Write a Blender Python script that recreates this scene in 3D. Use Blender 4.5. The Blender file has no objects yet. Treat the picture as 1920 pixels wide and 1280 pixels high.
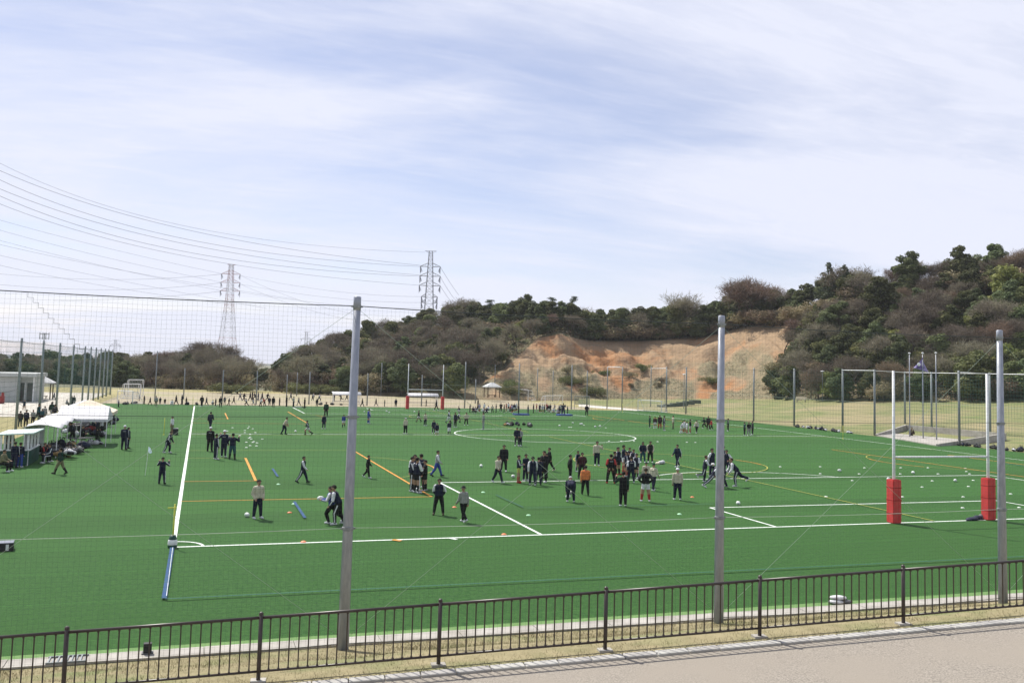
import bpy, bmesh, math, random
import numpy as np
from mathutils import Vector, Matrix
R_ = math.radians
rng = np.random.default_rng(11)
random.seed(11)
scn = bpy.context.scene
COL = scn.collection

HAZE = 0.00012
# ------------------------------------------------------------------ camera
CAM = np.array([-33.39454, -34.60238, 6.55338])
YAW, PIT, ROL, FPX, PCY = 0.32624, 0.07733, 0.02821, 1706.525, 560.0
_fw = np.array([math.sin(YAW)*math.cos(PIT), math.cos(YAW)*math.cos(PIT), math.sin(PIT)])
_r = np.array([math.cos(YAW), -math.sin(YAW), 0.0]); _u = np.cross(_r, _fw)
_R = _r*math.cos(ROL) + _u*math.sin(ROL); _U = -_r*math.sin(ROL) + _u*math.cos(ROL)
cd = bpy.data.cameras.new('camera'); cam = bpy.data.objects.new('camera', cd); COL.objects.link(cam)
cd.sensor_fit = 'HORIZONTAL'; cd.sensor_width = 36; cd.lens = FPX/1920*36; cd.shift_y = -80/1920
cd.clip_start = 0.2; cd.clip_end = 9000
m = Matrix.Identity(4)
for i in range(3):
    m[i][0] = _R[i]; m[i][1] = _U[i]; m[i][2] = -_fw[i]; m[i][3] = CAM[i]
cam.matrix_world = m
scn.camera = cam

# ------------------------------------------------------------------ sky, sun, exposure
SUN_EL, SUN_AZ = R_(52.5), R_(113)
SUNV = Vector((math.cos(SUN_AZ)*math.cos(SUN_EL), math.sin(SUN_AZ)*math.cos(SUN_EL), math.sin(SUN_EL)))
world = bpy.data.worlds.new('World'); scn.world = world; world.use_nodes = True
wn = world.node_tree.nodes; wl = world.node_tree.links; wn.clear()
wo = wn.new('ShaderNodeOutputWorld'); bg = wn.new('ShaderNodeBackground'); bg.inputs[1].default_value = 0.088
sky = wn.new('ShaderNodeTexSky'); sky.sky_type = 'NISHITA'; sky.sun_disc = False
sky.sun_elevation = SUN_EL; sky.sun_rotation = math.atan2(SUNV.x, SUNV.y)
sky.air_density = 1.0; sky.dust_density = 0.12; sky.ozone_density = 4.5; sky.altitude = 50
tc = wn.new('ShaderNodeTexCoord'); sep = wn.new('ShaderNodeSeparateXYZ'); wl.new(tc.outputs['Generated'], sep.inputs[0])
def wmath(op, a, b=None, c=None):
    n = wn.new('ShaderNodeMath'); n.operation = op
    for k, x in enumerate((a, b, c)):
        if x is None: continue
        if isinstance(x, (int, float)): n.inputs[k].default_value = x
        else: wl.new(x, n.inputs[k])
    return n.outputs[0]
zz = wmath('ADD', wmath('MAXIMUM', sep.outputs[2], 0.0), 0.16)
px = wmath('DIVIDE', sep.outputs[0], zz); py = wmath('DIVIDE', sep.outputs[1], zz)
cmb = wn.new('ShaderNodeCombineXYZ'); wl.new(px, cmb.inputs[0]); wl.new(py, cmb.inputs[1])
def cloud(scale, rot, stretch, loc, detail, rough, lo, hi, dist=0.6):
    mp = wn.new('ShaderNodeMapping'); mp.inputs['Rotation'].default_value = (0, 0, rot)
    mp.inputs['Scale'].default_value = stretch; mp.inputs['Location'].default_value = loc
    wl.new(cmb.outputs[0], mp.inputs[0])
    n = wn.new('ShaderNodeTexNoise'); n.inputs['Scale'].default_value = scale; n.inputs['Detail'].default_value = detail
    n.inputs['Roughness'].default_value = rough; n.inputs['Distortion'].default_value = dist
    wl.new(mp.outputs[0], n.inputs['Vector'])
    mr = wn.new('ShaderNodeMapRange'); mr.interpolation_type = 'SMOOTHSTEP'
    mr.inputs['From Min'].default_value = lo; mr.inputs['From Max'].default_value = hi
    wl.new(n.outputs['Fac'], mr.inputs['Value']); return mr.outputs[0]
c1 = cloud(0.50, R_(30), (1, 1.9, 1), (3.1, 1.7, 0), 7, 0.55, 0.34, 0.64, 0.6)
c2 = cloud(2.2, R_(12), (1, 3.2, 1), (7.3, 2.2, 0), 8, 0.62, 0.40, 0.72, 0.9)
c4 = cloud(6.0, R_(20), (1, 4.5, 1), (2.3, 5.2, 0), 9, 0.65, 0.42, 0.75, 1.2)
c3 = cloud(0.25, R_(60), (1, 1.3, 1), (1.2, 9.4, 0), 3, 0.5, 0.3, 0.7, 0.2)
fac = wmath('ADD', wmath('MULTIPLY', c1, 0.72), wmath('MULTIPLY', c2, 0.17))
fac = wmath('ADD', fac, wmath('MULTIPLY', c3, 0.14))
fac = wmath('ADD', fac, wmath('MULTIPLY', c4, 0.10))
lowb = wn.new('ShaderNodeMapRange'); lowb.interpolation_type = 'SMOOTHSTEP'; lowb.inputs['From Min'].default_value = 0.16; lowb.inputs['From Max'].default_value = 0.03; lowb.inputs['To Max'].default_value = 0.30; wl.new(sep.outputs[2], lowb.inputs['Value'])
fac = wmath('ADD', fac, wmath('MULTIPLY', lowb.outputs[0], wmath('ADD', c1, .35)))
fac = wmath('MINIMUM', wmath('ADD', wmath('MULTIPLY', fac, .90), 0.20), 0.95)
mx = wn.new('ShaderNodeMix'); mx.data_type = 'RGBA'
wl.new(fac, mx.inputs['Factor']); tn = wn.new('ShaderNodeMix'); tn.data_type = 'RGBA'; tn.blend_type = 'MULTIPLY'; tn.inputs['Factor'].default_value = 1.0; wl.new(sky.outputs[0], tn.inputs['A']); tn.inputs['B'].default_value = (1.45, 1.12, 1.06, 1)
wl.new(tn.outputs['Result'], mx.inputs['A'])
mx.inputs['B'].default_value = (7.3, 7.55, 8.7, 1)
wl.new(mx.outputs['Result'], bg.inputs[0]); wl.new(bg.outputs[0], wo.inputs[0])
sd = bpy.data.lights.new('sun', 'SUN'); sun = bpy.data.objects.new('sun', sd); COL.objects.link(sun)
sd.energy = 4.9; sd.angle = R_(0.9); sd.color = (1.0, 0.95, 0.87)
sun.rotation_euler = SUNV.to_track_quat('Z', 'Y').to_euler(); sun.location = (0, 0, 80)
vs = scn.view_settings; vs.view_transform = 'Standard'; vs.look = 'None'; vs.exposure = 0.42; vs.gamma = 1.0
vs.use_curve_mapping = False
scn.cycles.max_bounces = 5; scn.cycles.diffuse_bounces = 2; scn.cycles.glossy_bounces = 2
scn.cycles.transparent_max_bounces = 8

# ------------------------------------------------------------------ geometry of the place seen through a survey of the photograph
def ray(u, v): return _fw + _R*(u-960)/FPX - _U*(v-PCY)/FPX
def G(u, v, z=0.0):
    d = ray(u, v); t = (z-CAM[2])/d[2]; return CAM + d*t
def AT(u, v, D): return CAM + ray(u, v)*D
def PJ(X):
    d = np.asarray(X, float)-CAM; zc = d@_fw
    return np.stack([960+FPX*(d@_R)/zc, PCY-FPX*(d@_U)/zc], -1)
def DEP(X): return float((np.asarray(X, float)-CAM)@_fw)
def VZ(X): return Vector((float(X[0]), float(X[1]), float(X[2])))

# ------------------------------------------------------------------ materials
def mat(name, col, col2=None, scale=4.0, detail=5, lo=0.35, hi=0.65, rough=0.85, bump=0.0, bscale=40.0, metal=0.0, spec=0.3,
        coords='Position', rnd=0.0, trans=0.0, col3=None, scale3=0.5, lo3=.45, hi3=.65, stretch=None):
    m = bpy.data.materials.new(name); m.use_nodes = True
    nt = m.node_tree; N = nt.nodes; L = nt.links
    b = N['Principled BSDF']; b.inputs['Roughness'].default_value = rough; b.inputs['Metallic'].default_value = metal
    b.inputs['Specular IOR Level'].default_value = spec
    b.inputs['Base Color'].default_value = (*col, 1)
    vec = None
    if col2 or bump or col3:
        if coords == 'Position':
            vec = N.new('ShaderNodeNewGeometry').outputs['Position']
        else:
            vec = N.new('ShaderNodeTexCoord').outputs[coords]
        if stretch:
            mp = N.new('ShaderNodeMapping'); mp.inputs['Scale'].default_value = stretch; L.new(vec, mp.inputs[0]); vec = mp.outputs[0]
    cur = None
    def noise(sc, det=5):
        n = N.new('ShaderNodeTexNoise'); n.inputs['Scale'].default_value = sc; n.inputs['Detail'].default_value = det
        L.new(vec, n.inputs['Vector']); return n.outputs['Fac']
    def mixc(a, bcol, f):
        x = N.new('ShaderNodeMix'); x.data_type = 'RGBA'; L.new(f, x.inputs['Factor'])
        if isinstance(a, tuple): x.inputs['A'].default_value = (*a, 1)
        else: L.new(a, x.inputs['A'])
        x.inputs['B'].default_value = (*bcol, 1); return x.outputs['Result']
    def rangef(f, lo, hi):
        r = N.new('ShaderNodeMapRange'); r.inputs['From Min'].default_value = lo; r.inputs['From Max'].default_value = hi
        L.new(f, r.inputs['Value']); return r.outputs[0]
    if col2: cur = mixc(col, col2, rangef(noise(scale, detail), lo, hi))
    if col3: cur = mixc(cur if cur else col, col3, rangef(noise(scale3, 4), lo3, hi3))
    if rnd:
        oi = N.new('ShaderNodeObjectInfo'); h = N.new('ShaderNodeHueSaturation')
        mr = N.new('ShaderNodeMapRange'); mr.inputs['To Min'].default_value = 1-rnd; mr.inputs['To Max'].default_value = 1+rnd
        L.new(oi.outputs['Random'], mr.inputs['Value']); L.new(mr.outputs[0], h.inputs['Value'])
        m2 = N.new('ShaderNodeMath'); m2.operation = 'MULTIPLY_ADD'; L.new(oi.outputs['Random'], m2.inputs[0]); m2.inputs[1].default_value = 0.05; m2.inputs[2].default_value = 0.475
        L.new(m2.outputs[0], h.inputs['Hue'])
        if cur: L.new(cur, h.inputs['Color'])
        else: h.inputs['Color'].default_value = (*col, 1)
        cur = h.outputs[0]
    if cur: L.new(cur, b.inputs['Base Color'])
    if bump:
        bn = N.new('ShaderNodeBump'); bn.inputs['Strength'].default_value = bump; bn.inputs['Distance'].default_value = 0.05
        L.new(noise(bscale, 6), bn.inputs['Height']); L.new(bn.outputs[0], b.inputs['Normal'])
    if trans:
        tr = N.new('ShaderNodeBsdfTranslucent'); ms = N.new('ShaderNodeMixShader'); ms.inputs[0].default_value = trans
        if cur: L.new(cur, tr.inputs[0])
        else: tr.inputs[0].default_value = (*col, 1)
        L.new(b.outputs[0], ms.inputs[1]); L.new(tr.outputs[0], ms.inputs[2]); L.new(ms.outputs[0], N['Material Output'].inputs[0])
    return m

M = {}
M['white'] = mat('white_paint', (.78, .79, .80), (.66, .67, .68), 3, rough=.5, coords='Object')
M['line_white'] = mat('line_white', (.74, .77, .74), (.58, .64, .58), 2.5, rough=.8)
M['line_orange'] = mat('line_orange', (.62, .27, .04), (.50, .24, .05), 2.5)
M['line_yellow'] = mat('line_yellow', (.36, .33, .06), (.26, .29, .06), 2.5)
M['line_blue'] = mat('line_blue', (.014, .055, .17), (.018, .075, .13), 2.5)
M['line_teal'] = mat('line_teal', (.015, .07, .07), (.025, .10, .07), 2.5)
M['galv'] = mat('galvanised_steel', (.21, .235, .285), (.28, .305, .36), 14, rough=.38, metal=.0, spec=.7, bump=.08, bscale=60, coords='Object', stretch=(1, 1, .25))
M['galv_dark'] = mat('weathered_steel', (.17, .19, .20), (.25, .27, .28), 9, rough=.6, metal=.2, coords='Object')
M['steel_green'] = mat('green_grey_steel', (.19, .22, .23), (.26, .30, .30), 9, rough=.6, coords='Object')
M['brown_metal'] = mat('brown_powder_coat', (.030, .021, .019), (.045, .031, .027), 20, rough=.38, coords='Object', spec=.5)
M['concrete'] = mat('concrete', (.42, .40, .36), (.30, .28, .25), 1.2, rough=.9, bump=.25, bscale=30, col3=(.22, .20, .15), scale3=.8, lo3=.58, hi3=.8)
M['kerb'] = mat('kerb_concrete', (.43, .42, .39), (.33, .32, .30), 3, rough=.9, bump=.3, bscale=40, rnd=.13)
M['asphalt'] = mat('path_asphalt', (.325, .293, .247), (.18, .16, .135), 34, detail=6, lo=.36, hi=.64, rough=.95, bump=.3, bscale=60, col3=(.265, .235, .195), scale3=.7, lo3=.4, hi3=.7)
def turf_material():
    m = mat('artificial_turf', (.0195, .074, .0150), (.042, .118, .025), 7.0, detail=10, lo=.36, hi=.64, rough=.8, bump=.7, bscale=45, col3=(.032, .096, .019), scale3=.05, lo3=.4, hi3=.65, spec=.06)
    nt = m.node_tree; N = nt.nodes; L = nt.links; b = N['Principled BSDF']; src = b.inputs['Base Color'].links[0].from_socket
    sp = N.new('ShaderNodeSeparateXYZ'); L.new(N.new('ShaderNodeNewGeometry').outputs['Position'], sp.inputs[0])
    def mt(op, a, c):
        n = N.new('ShaderNodeMath'); n.operation = op
        for k, x in enumerate((a, c)):
            if isinstance(x, (int, float)): n.inputs[k].default_value = x
            else: L.new(x, n.inputs[k])
        return n.outputs[0]
    roll = mt('DIVIDE', sp.outputs[1], 3.66); fl_ = N.new('ShaderNodeMath'); fl_.operation = 'FLOOR'; L.new(roll, fl_.inputs[0]); fr = N.new('ShaderNodeMath'); fr.operation = 'FRACT'; L.new(roll, fr.inputs[0])
    wn_ = N.new('ShaderNodeTexWhiteNoise'); wn_.noise_dimensions = '1D'; L.new(fl_.outputs[0], wn_.inputs['W'])
    val = mt('ADD', mt('MULTIPLY', wn_.outputs['Value'], .22), .89); seam = mt('LESS_THAN', fr.outputs[0], .016); val = mt('ADD', val, mt('MULTIPLY', seam, .34))
    h = N.new('ShaderNodeHueSaturation'); L.new(src, h.inputs['Color']); L.new(val, h.inputs['Value']); L.new(h.outputs[0], b.inputs['Base Color'])
    b.inputs['Sheen Weight'].default_value = .13; b.inputs['Sheen Roughness'].default_value = .45; b.inputs['Sheen Tint'].default_value = (.55, .85, .45, 1)
    return m
M['turf'] = turf_material()
M['turf_edge'] = mat('light_turf_edge', (.105, .215, .06), (.145, .25, .085), 8, rough=.9, bump=.5, bscale=60)
M['dry_grass'] = mat('dry_grass', (.31, .265, .15), (.235, .205, .11), 2.2, detail=8, rough=.95, bump=.9, bscale=26, col3=(.19, .205, .085), scale3=.55, lo3=.48, hi3=.68)
M['lawn'] = mat('lawn', (.145, .175, .062), (.215, .205, .092), .35, detail=8, rough=.95, bump=.6, bscale=6, col3=(.26, .225, .12), scale3=.06, lo3=.48, hi3=.62, stretch=(1, 1, 1))
M['dirt'] = mat('dirt_field', (.33, .285, .195), (.265, .23, .155), .25, detail=7, rough=.95, bump=.3, bscale=3, col3=(.30, .28, .15), scale3=.09, lo3=.5, hi3=.7)
M['gravel'] = mat('pale_gravel', (.60, .565, .50), (.50, .465, .40), .6, detail=7, rough=.95, bump=.2, bscale=8)
M['far_ground'] = mat('far_ground', (.13, .135, .085), (.17, .16, .10), .05, detail=6, rough=.95)
M['scrub'] = mat('slope_scrub', (.27, .235, .155), (.19, .175, .105), .5, rough=.95, trans=.2)
M['ground'] = mat('dry_ground', (.26, .24, .10), (.34, .29, .14), .2, detail=7, rough=.95, bump=.3, bscale=3)
M['red_pad'] = mat('red_vinyl', (.62, .06, .06), (.52, .045, .045), 3, rough=.5, coords='Object', spec=.35)
M['pad_strap'] = mat('pad_strap', (.30, .02, .02), rough=.7)
M['rope'] = mat('net_rope', (.045, .055, .055), rough=.9)
M['rope_light'] = mat('light_rope', (.55, .62, .55), rough=.9)
M['rope_pale'] = mat('pale_rope', (.30, .38, .31), rough=.9)
M['step_green'] = mat('mossy_concrete', (.075, .10, .08), (.12, .14, .11), 1.5, rough=.9)
M['net'] = mat('net_cord', (.095, .13, .105), rough=.9)
M['net_green'] = mat('green_net_cord', (.03, .10, .085), rough=.9)
M['net_white'] = mat('white_net_cord', (.62, .63, .64), rough=.9)
M['yellow'] = mat('yellow_soft_pole', (.62, .62, .10), (.54, .56, .09), 8, rough=.6, coords='Object')
M['black'] = mat('black_plastic', (.016, .017, .019), (.03, .03, .033), 8, rough=.6, coords='Object')
M['canvas'] = mat('white_canvas', (.62, .62, .63), (.54, .54, .55), 2, rough=.8, coords='Object', bump=.15, bscale=8)
M['canvas_beige'] = mat('beige_canvas', (.68, .60, .47), (.60, .53, .41), 2, rough=.85, coords='Object', bump=.15, bscale=8)
M['canvas_green'] = mat('pale_green_roof', (.46, .58, .54), (.40, .51, .48), 2, rough=.5, coords='Object')
M['dkgreen'] = mat('dark_green_panel', (.012, .055, .045), (.02, .075, .058), 2, rough=.5, coords='Object')
M['wall_pale'] = mat('pale_wall', (.50, .51, .50), (.43, .45, .44), .6, rough=.85, coords='Object', bump=.1, bscale=6)
M['dark_glass'] = mat('dark_glass', (.02, .024, .03), rough=.15, spec=.6)
M['wood'] = mat('brown_wood', (.10, .065, .04), (.15, .10, .06), 8, rough=.75, coords='Object', stretch=(1, 1, .2))
M['steel_red'] = mat('red_tower_steel', (.36, .20, .19), rough=.7)
M['steel_white'] = mat('white_tower_steel', (.42, .42, .43), rough=.7)
M['steel_grey'] = mat('grey_tower_steel', (.24, .25, .28), rough=.6)
M['wire'] = mat('power_wire', (.075, .08, .095), rough=.6)
M['bark'] = mat('bark', (.10, .075, .055), (.055, .042, .033), 3, rough=.95, coords='Object', bump=.4, bscale=12)
M['bark_pale'] = mat('pale_bark', (.24, .21, .17), (.14, .12, .10), 3, rough=.95, coords='Object')
M['twig'] = mat('bare_twigs', (.235, .205, .148), (.165, .145, .105), .4, rough=.95, rnd=.28, trans=.15)
M['twig_red'] = mat('reddish_twigs', (.22, .155, .115), (.17, .12, .09), .4, rough=.95, rnd=.25, trans=.15)
M['brush'] = mat('tan_brush', (.30, .235, .155), (.20, .175, .10), .5, rough=.95, rnd=.28, trans=.2)
M['ever'] = mat('evergreen_leaf', (.078, .098, .044), (.145, .160, .072), .5, rough=.8, rnd=.30, trans=.2, spec=.12)
M['ever2'] = mat('olive_evergreen_leaf', (.115, .135, .052), (.175, .185, .076), .5, rough=.8, rnd=.28, trans=.2, spec=.12)
M['conif'] = mat('conifer_needle', (.060, .075, .042), (.092, .105, .055), .6, rough=.75, rnd=.25, trans=.1)
M['light'] = mat('light_green_leaf', (.20, .225, .060), (.27, .275, .090), .5, rough=.7, rnd=.20, trans=.3)
M['pine'] = mat('pine_needle', (.045, .068, .036), (.068, .092, .045), .6, rough=.8, rnd=.2, trans=.1)
M['under'] = mat('undergrowth', (.17, .145, .085), (.075, .09, .045), .18, detail=7, rough=.95, trans=.15, col3=(.24, .185, .125), scale3=.11, lo3=.5, hi3=.68)
M['ball'] = mat('white_ball', (.76, .78, .76), (.60, .64, .62), 9, rough=.5, coords='Object')
M['dome_w'] = mat('white_marker', (.62, .66, .60), rough=.5)
M['dome_g'] = mat('pale_green_marker', (.42, .72, .46), rough=.5)
M['dome_o'] = mat('orange_marker', (.75, .22, .10), rough=.5)
M['matblue'] = mat('blue_mat', (.05, .10, .30), rough=.6)
M['flag'] = mat('purple_flag', (.30, .26, .48), (.10, .08, .22), 1.6, lo=.45, hi=.6, rough=.8, coords='Object', trans=.2)
M['flag_w'] = mat('pale_flag', (.60, .74, .86), rough=.8, trans=.2)
for n_, c_ in dict(bag_black=(.014, .014, .016), bag_navy=(.015, .02, .05), bag_red=(.32, .04, .04), bag_white=(.66, .66, .68), bag_tan=(.40, .24, .09), bag_grey=(.14, .14, .15)).items():
    M[n_] = mat(n_, c_, tuple(x*.65 for x in c_), 6, rough=.7, coords='Object')

# clothing
CL = {}
for k_, c_ in dict(N=(.011, .014, .038), K=(.011, .011, .013), W=(.72, .73, .76), C=(.56, .52, .40), G=(.30, .31, .32), g=(.012, .045, .032), R=(.42, .04, .035),
                   O=(.72, .22, .075), B=(.045, .075, .34), M=(.055, .016, .020), T=(.02, .075, .10), Y=(.52, .58, .12), P=(.42, .36, .48), k=(.20, .19, .11),
                   D=(.045, .048, .052), S=(.42, .25, .17), H=(.012, .009, .008), Q=(.30, .31, .29), b=(.055, .035, .025), V=(.02, .018, .05)).items():
    CL[k_] = mat('cloth_'+{'S': 'skin', 'H': 'hair'}.get(k_, 'tone_%d' % len(CL)), c_, tuple(x*.78 for x in c_), 11, rough=.55 if k_ == 'S' else .85, coords='Object', spec=.25, bump=0 if k_ == 'S' else .7, bscale=13)

# ------------------------------------------------------------------ mesh helper
class MB:
    def __init__(s): s.v = []; s.f = []; s.m = []; s.cur = 0
    def add(s, vs, fs, mi=None):
        o = len(s.v); s.v += [tuple(map(float, x)) for x in vs]; s.f += [tuple(i+o for i in f) for f in fs]
        s.m += [s.cur if mi is None else mi]*len(fs)
    def box(s, c, d, rz=0.0, mi=None, taper=1.0):
        x, y, z = d[0]/2, d[1]/2, d[2]/2; co, si = math.cos(rz), math.sin(rz); vs = []
        for sz in (-1, 1):
            k = taper if sz > 0 else 1
            for a, b in ((-1, -1), (1, -1), (1, 1), (-1, 1)):
                X, Y = a*x*k, b*y*k; vs.append((c[0]+X*co-Y*si, c[1]+X*si+Y*co, c[2]+sz*z))
        s.add(vs, [(3, 2, 1, 0), (4, 5, 6, 7), (0, 1, 5, 4), (1, 2, 6, 5), (2, 3, 7, 6), (3, 0, 4, 7)], mi)
    def tube(s, pts, r, n=6, mi=None, cap=True):
        P = [Vector(tuple(map(float, p))) for p in pts]; k = len(P); rr = r if isinstance(r, (list, tuple)) else [r]*k
        vs = []; up = None
        for i in range(k):
            t = (P[min(i+1, k-1)]-P[max(i-1, 0)])
            if t.length < 1e-9: t = Vector((0, 0, 1))
            t.normalize()
            if up is None: up = Vector((0, 0, 1)) if abs(t.z) < .9 else Vector((1, 0, 0))
            a = t.cross(up)
            if a.length < 1e-6: a = t.orthogonal()
            a.normalize(); b = a.cross(t); up = b
            for j in range(n):
                q = 2*math.pi*j/n; vs.append(P[i]+a*(rr[i]*math.cos(q))+b*(rr[i]*math.sin(q)))
        fs = []
        for i in range(k-1):
            for j in range(n):
                j2 = (j+1) % n; fs.append((i*n+j, i*n+j2, (i+1)*n+j2, (i+1)*n+j))
        if cap: fs += [tuple(reversed(range(n))), tuple((k-1)*n+j for j in range(n))]
        s.add(vs, fs, mi)
    def lathe(s, prof, n=16, c=(0, 0, 0), mi=None):
        vs = []; fs = []
        for (r, z) in prof:
            for j in range(n):
                q = 2*math.pi*j/n; vs.append((c[0]+r*math.cos(q), c[1]+r*math.sin(q), c[2]+z))
        for i in range(len(prof)-1):
            for j in range(n):
                j2 = (j+1) % n; fs.append((i*n+j, i*n+j2, (i+1)*n+j2, (i+1)*n+j))
        fs += [tuple(reversed(range(n))), tuple((len(prof)-1)*n+j for j in range(n))]
        s.add(vs, fs, mi)
    def ell(s, c, r, n=10, k=7, mi=None, rz=0.0):
        vs = []; fs = []; co, si = math.cos(rz), math.sin(rz)
        for i in range(k+1):
            ph = math.pi*i/k
            for j in range(n):
                q = 2*math.pi*j/n; x = r[0]*math.sin(ph)*math.cos(q); y = r[1]*math.sin(ph)*math.sin(q)
                vs.append((c[0]+x*co-y*si, c[1]+x*si+y*co, c[2]-r[2]*math.cos(ph)))
        for i in range(k):
            for j in range(n):
                j2 = (j+1) % n; fs.append((i*n+j, i*n+j2, (i+1)*n+j2, (i+1)*n+j))
        s.add(vs, fs, mi)
    def mesh(s, name, mats, smooth=False):
        me = bpy.data.meshes.new(name); me.from_pydata(s.v, [], s.f)
        for x in (mats if isinstance(mats, (list, tuple)) else [mats]): me.materials.append(x)
        if any(s.m): me.polygons.foreach_set('material_index', s.m)
        if smooth: me.polygons.foreach_set('use_smooth', [True]*len(me.polygons))
        me.update(); return me
    def build(s, name, mats, parent=None, smooth=False, loc=None, rz=0):
        return link(name, s.mesh(name, mats, smooth), parent, loc, rz)
def link(name, data, parent=None, loc=None, rz=0, sc=None):
    o = bpy.data.objects.new(name, data); COL.objects.link(o)
    if parent is not None: o.parent = parent
    if loc is not None: o.location = tuple(map(float, loc))
    if rz: o.rotation_euler = (0, 0, rz)
    if sc: o.scale = (sc, sc, sc)
    return o
def tag(o, label=None, cat=None, group=None, kind=None):
    if label: o['label'] = label
    if cat: o['category'] = cat
    if group: o['group'] = group
    if kind: o['kind'] = kind
    return o
def thing(name, label, cat, loc=(0, 0, 0), rz=0, group=None, sc=None):
    return tag(link(name, None, None, loc, rz, sc), label, cat, group)
def grid_mesh(name, P, material, attr=None, smooth=True):
    """P: (r,c,3) array of points"""
    r, c, _ = P.shape; me = bpy.data.meshes.new(name)
    idx = np.arange(r*c).reshape(r, c)
    F = np.stack([idx[:-1, :-1], idx[:-1, 1:], idx[1:, 1:], idx[1:, :-1]], -1).reshape(-1, 4)
    me.from_pydata(P.reshape(-1, 3).tolist(), [], F.tolist())
    me.materials.append(material)
    if smooth: me.polygons.foreach_set('use_smooth', [True]*len(me.polygons))
    if attr:
        for k, a in attr.items():
            at = me.attributes.new(k, 'FLOAT', 'POINT'); at.data.foreach_set('value', a.reshape(-1).astype(np.float32))
    me.update(); return me
def sheet(name, x0, x1, y0, y1, z, material, kind='structure'):
    mb = MB(); mb.add([(x0, y0, z), (x1, y0, z), (x1, y1, z), (x0, y1, z)], [(0, 1, 2, 3)])
    return tag(mb.build(name, material), kind=kind)
def vnoise(x, y, s, seed=0):
    """smooth value noise"""
    r = np.random.default_rng(seed); T = r.random((64, 64))
    X = np.asarray(x)/s; Y = np.asarray(y)/s; xi = np.floor(X).astype(int); yi = np.floor(Y).astype(int); fx = X-xi; fy = Y-yi
    fx = fx*fx*(3-2*fx); fy = fy*fy*(3-2*fy); g = lambda a, b: T[a % 64, b % 64]
    return (g(xi, yi)*(1-fx)+g(xi+1, yi)*fx)*(1-fy)+(g(xi, yi+1)*(1-fx)+g(xi+1, yi+1)*fx)*fy

# ================================================================== the setting
sheet('ground', -3500, 3500, -60, 6000, -0.10, M['far_ground'])
sheet('dry_meadow', -130, 140, -60, 185, -0.06, M['ground'])
sheet('artificial_turf', -47, 41.4, -11.75, 109.4, 0.0, M['turf'])
sheet('light_turf_edge', -62, 41.4, -12.12, -11.75, 0.003, M['turf_edge'])
sheet('dirt_field', -47, 32, 110.3, 166, -0.03, M['dirt'])
sheet('gravel_yard', -120, -49.6, 76, 152, -0.03, M['gravel'])
_mb = MB()
_pa = [G(1085, 757), G(1140, 760), G(1200, 765), G(1262, 772)]
_pb = [G(1085, 762), G(1140, 766), G(1200, 770), G(1255, 775)]
_mb.add([(p[0], p[1], -.02) for p in _pa]+[(p[0], p[1], -.02) for p in _pb], [(4, 5, 1, 0), (5, 6, 2, 1), (6, 7, 3, 2)])
tag(_mb.build('gravel_path', M['gravel']), kind='structure')

# ---- pitch markings
class Lines:
    def __init__(s, z): s.mb = MB(); s.z = z
    def seg(s, p, q, w=.12):
        p = Vector((p[0], p[1])); q = Vector((q[0], q[1])); d = (q-p).normalized(); n = Vector((-d.y, d.x))*(w/2); s.z += .0004
        s.mb.add([(p.x-n.x, p.y-n.y, s.z), (q.x-n.x, q.y-n.y, s.z), (q.x+n.x, q.y+n.y, s.z), (p.x+n.x, p.y+n.y, s.z)], [(0, 1, 2, 3)])
    def arc(s, c, r, a0, a1, w=.12, n=64):
        s.z += .0004; vs = []
        for i in range(n+1):
            a = a0+(a1-a0)*i/n
            for k in (r-w/2, r+w/2): vs.append((c[0]+k*math.cos(a), c[1]+k*math.sin(a), s.z))
        s.mb.add(vs, [(2*i, 2*i+1, 2*i+3, 2*i+2) for i in range(n)])
W_, L_ = 34.0, 105.0
lw = Lines(.004)
lw.seg((-W_, 0), (W_, 0), .14); lw.seg((-W_, L_), (W_, L_)); lw.seg((-W_, 0), (-W_, L_), .16); lw.seg((W_, 0), (W_, L_)); lw.seg((-W_, L_/2), (W_, L_/2), .14)
lw.arc((0, L_/2), 9.15, 0, 2*math.pi, .13, 128)
for y, s in ((0, 1), (L_, -1)):
    for hw, dp in ((20.16, 16.5), (9.16, 5.5)):
        lw.seg((-hw, y), (-hw, y+s*dp), .13); lw.seg((hw, y), (hw, y+s*dp), .13); lw.seg((-hw, y+s*dp), (hw, y+s*dp), .13)
    a = math.acos(5.5/9.15); b = math.pi/2 if s > 0 else -math.pi/2
    lw.arc((0, y+s*11), 9.15, b-a, b+a, .12, 40)
    for x in (-W_, W_):
        a0 = {(True, True): 0, (False, True): math.pi/2, (True, False): -math.pi/2, (False, False): math.pi}[(x < 0, s > 0)]
        lw.arc((x, y), 1.0, a0, a0+math.pi/2, .10, 16)
lw.seg((-23.95, -.08), (-23.8, -.42), .16)
tag(lw.mb.build('white_pitch_lines', M['line_white']), kind='structure')
lo = Lines(.022); ly = Lines(.040)
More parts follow.
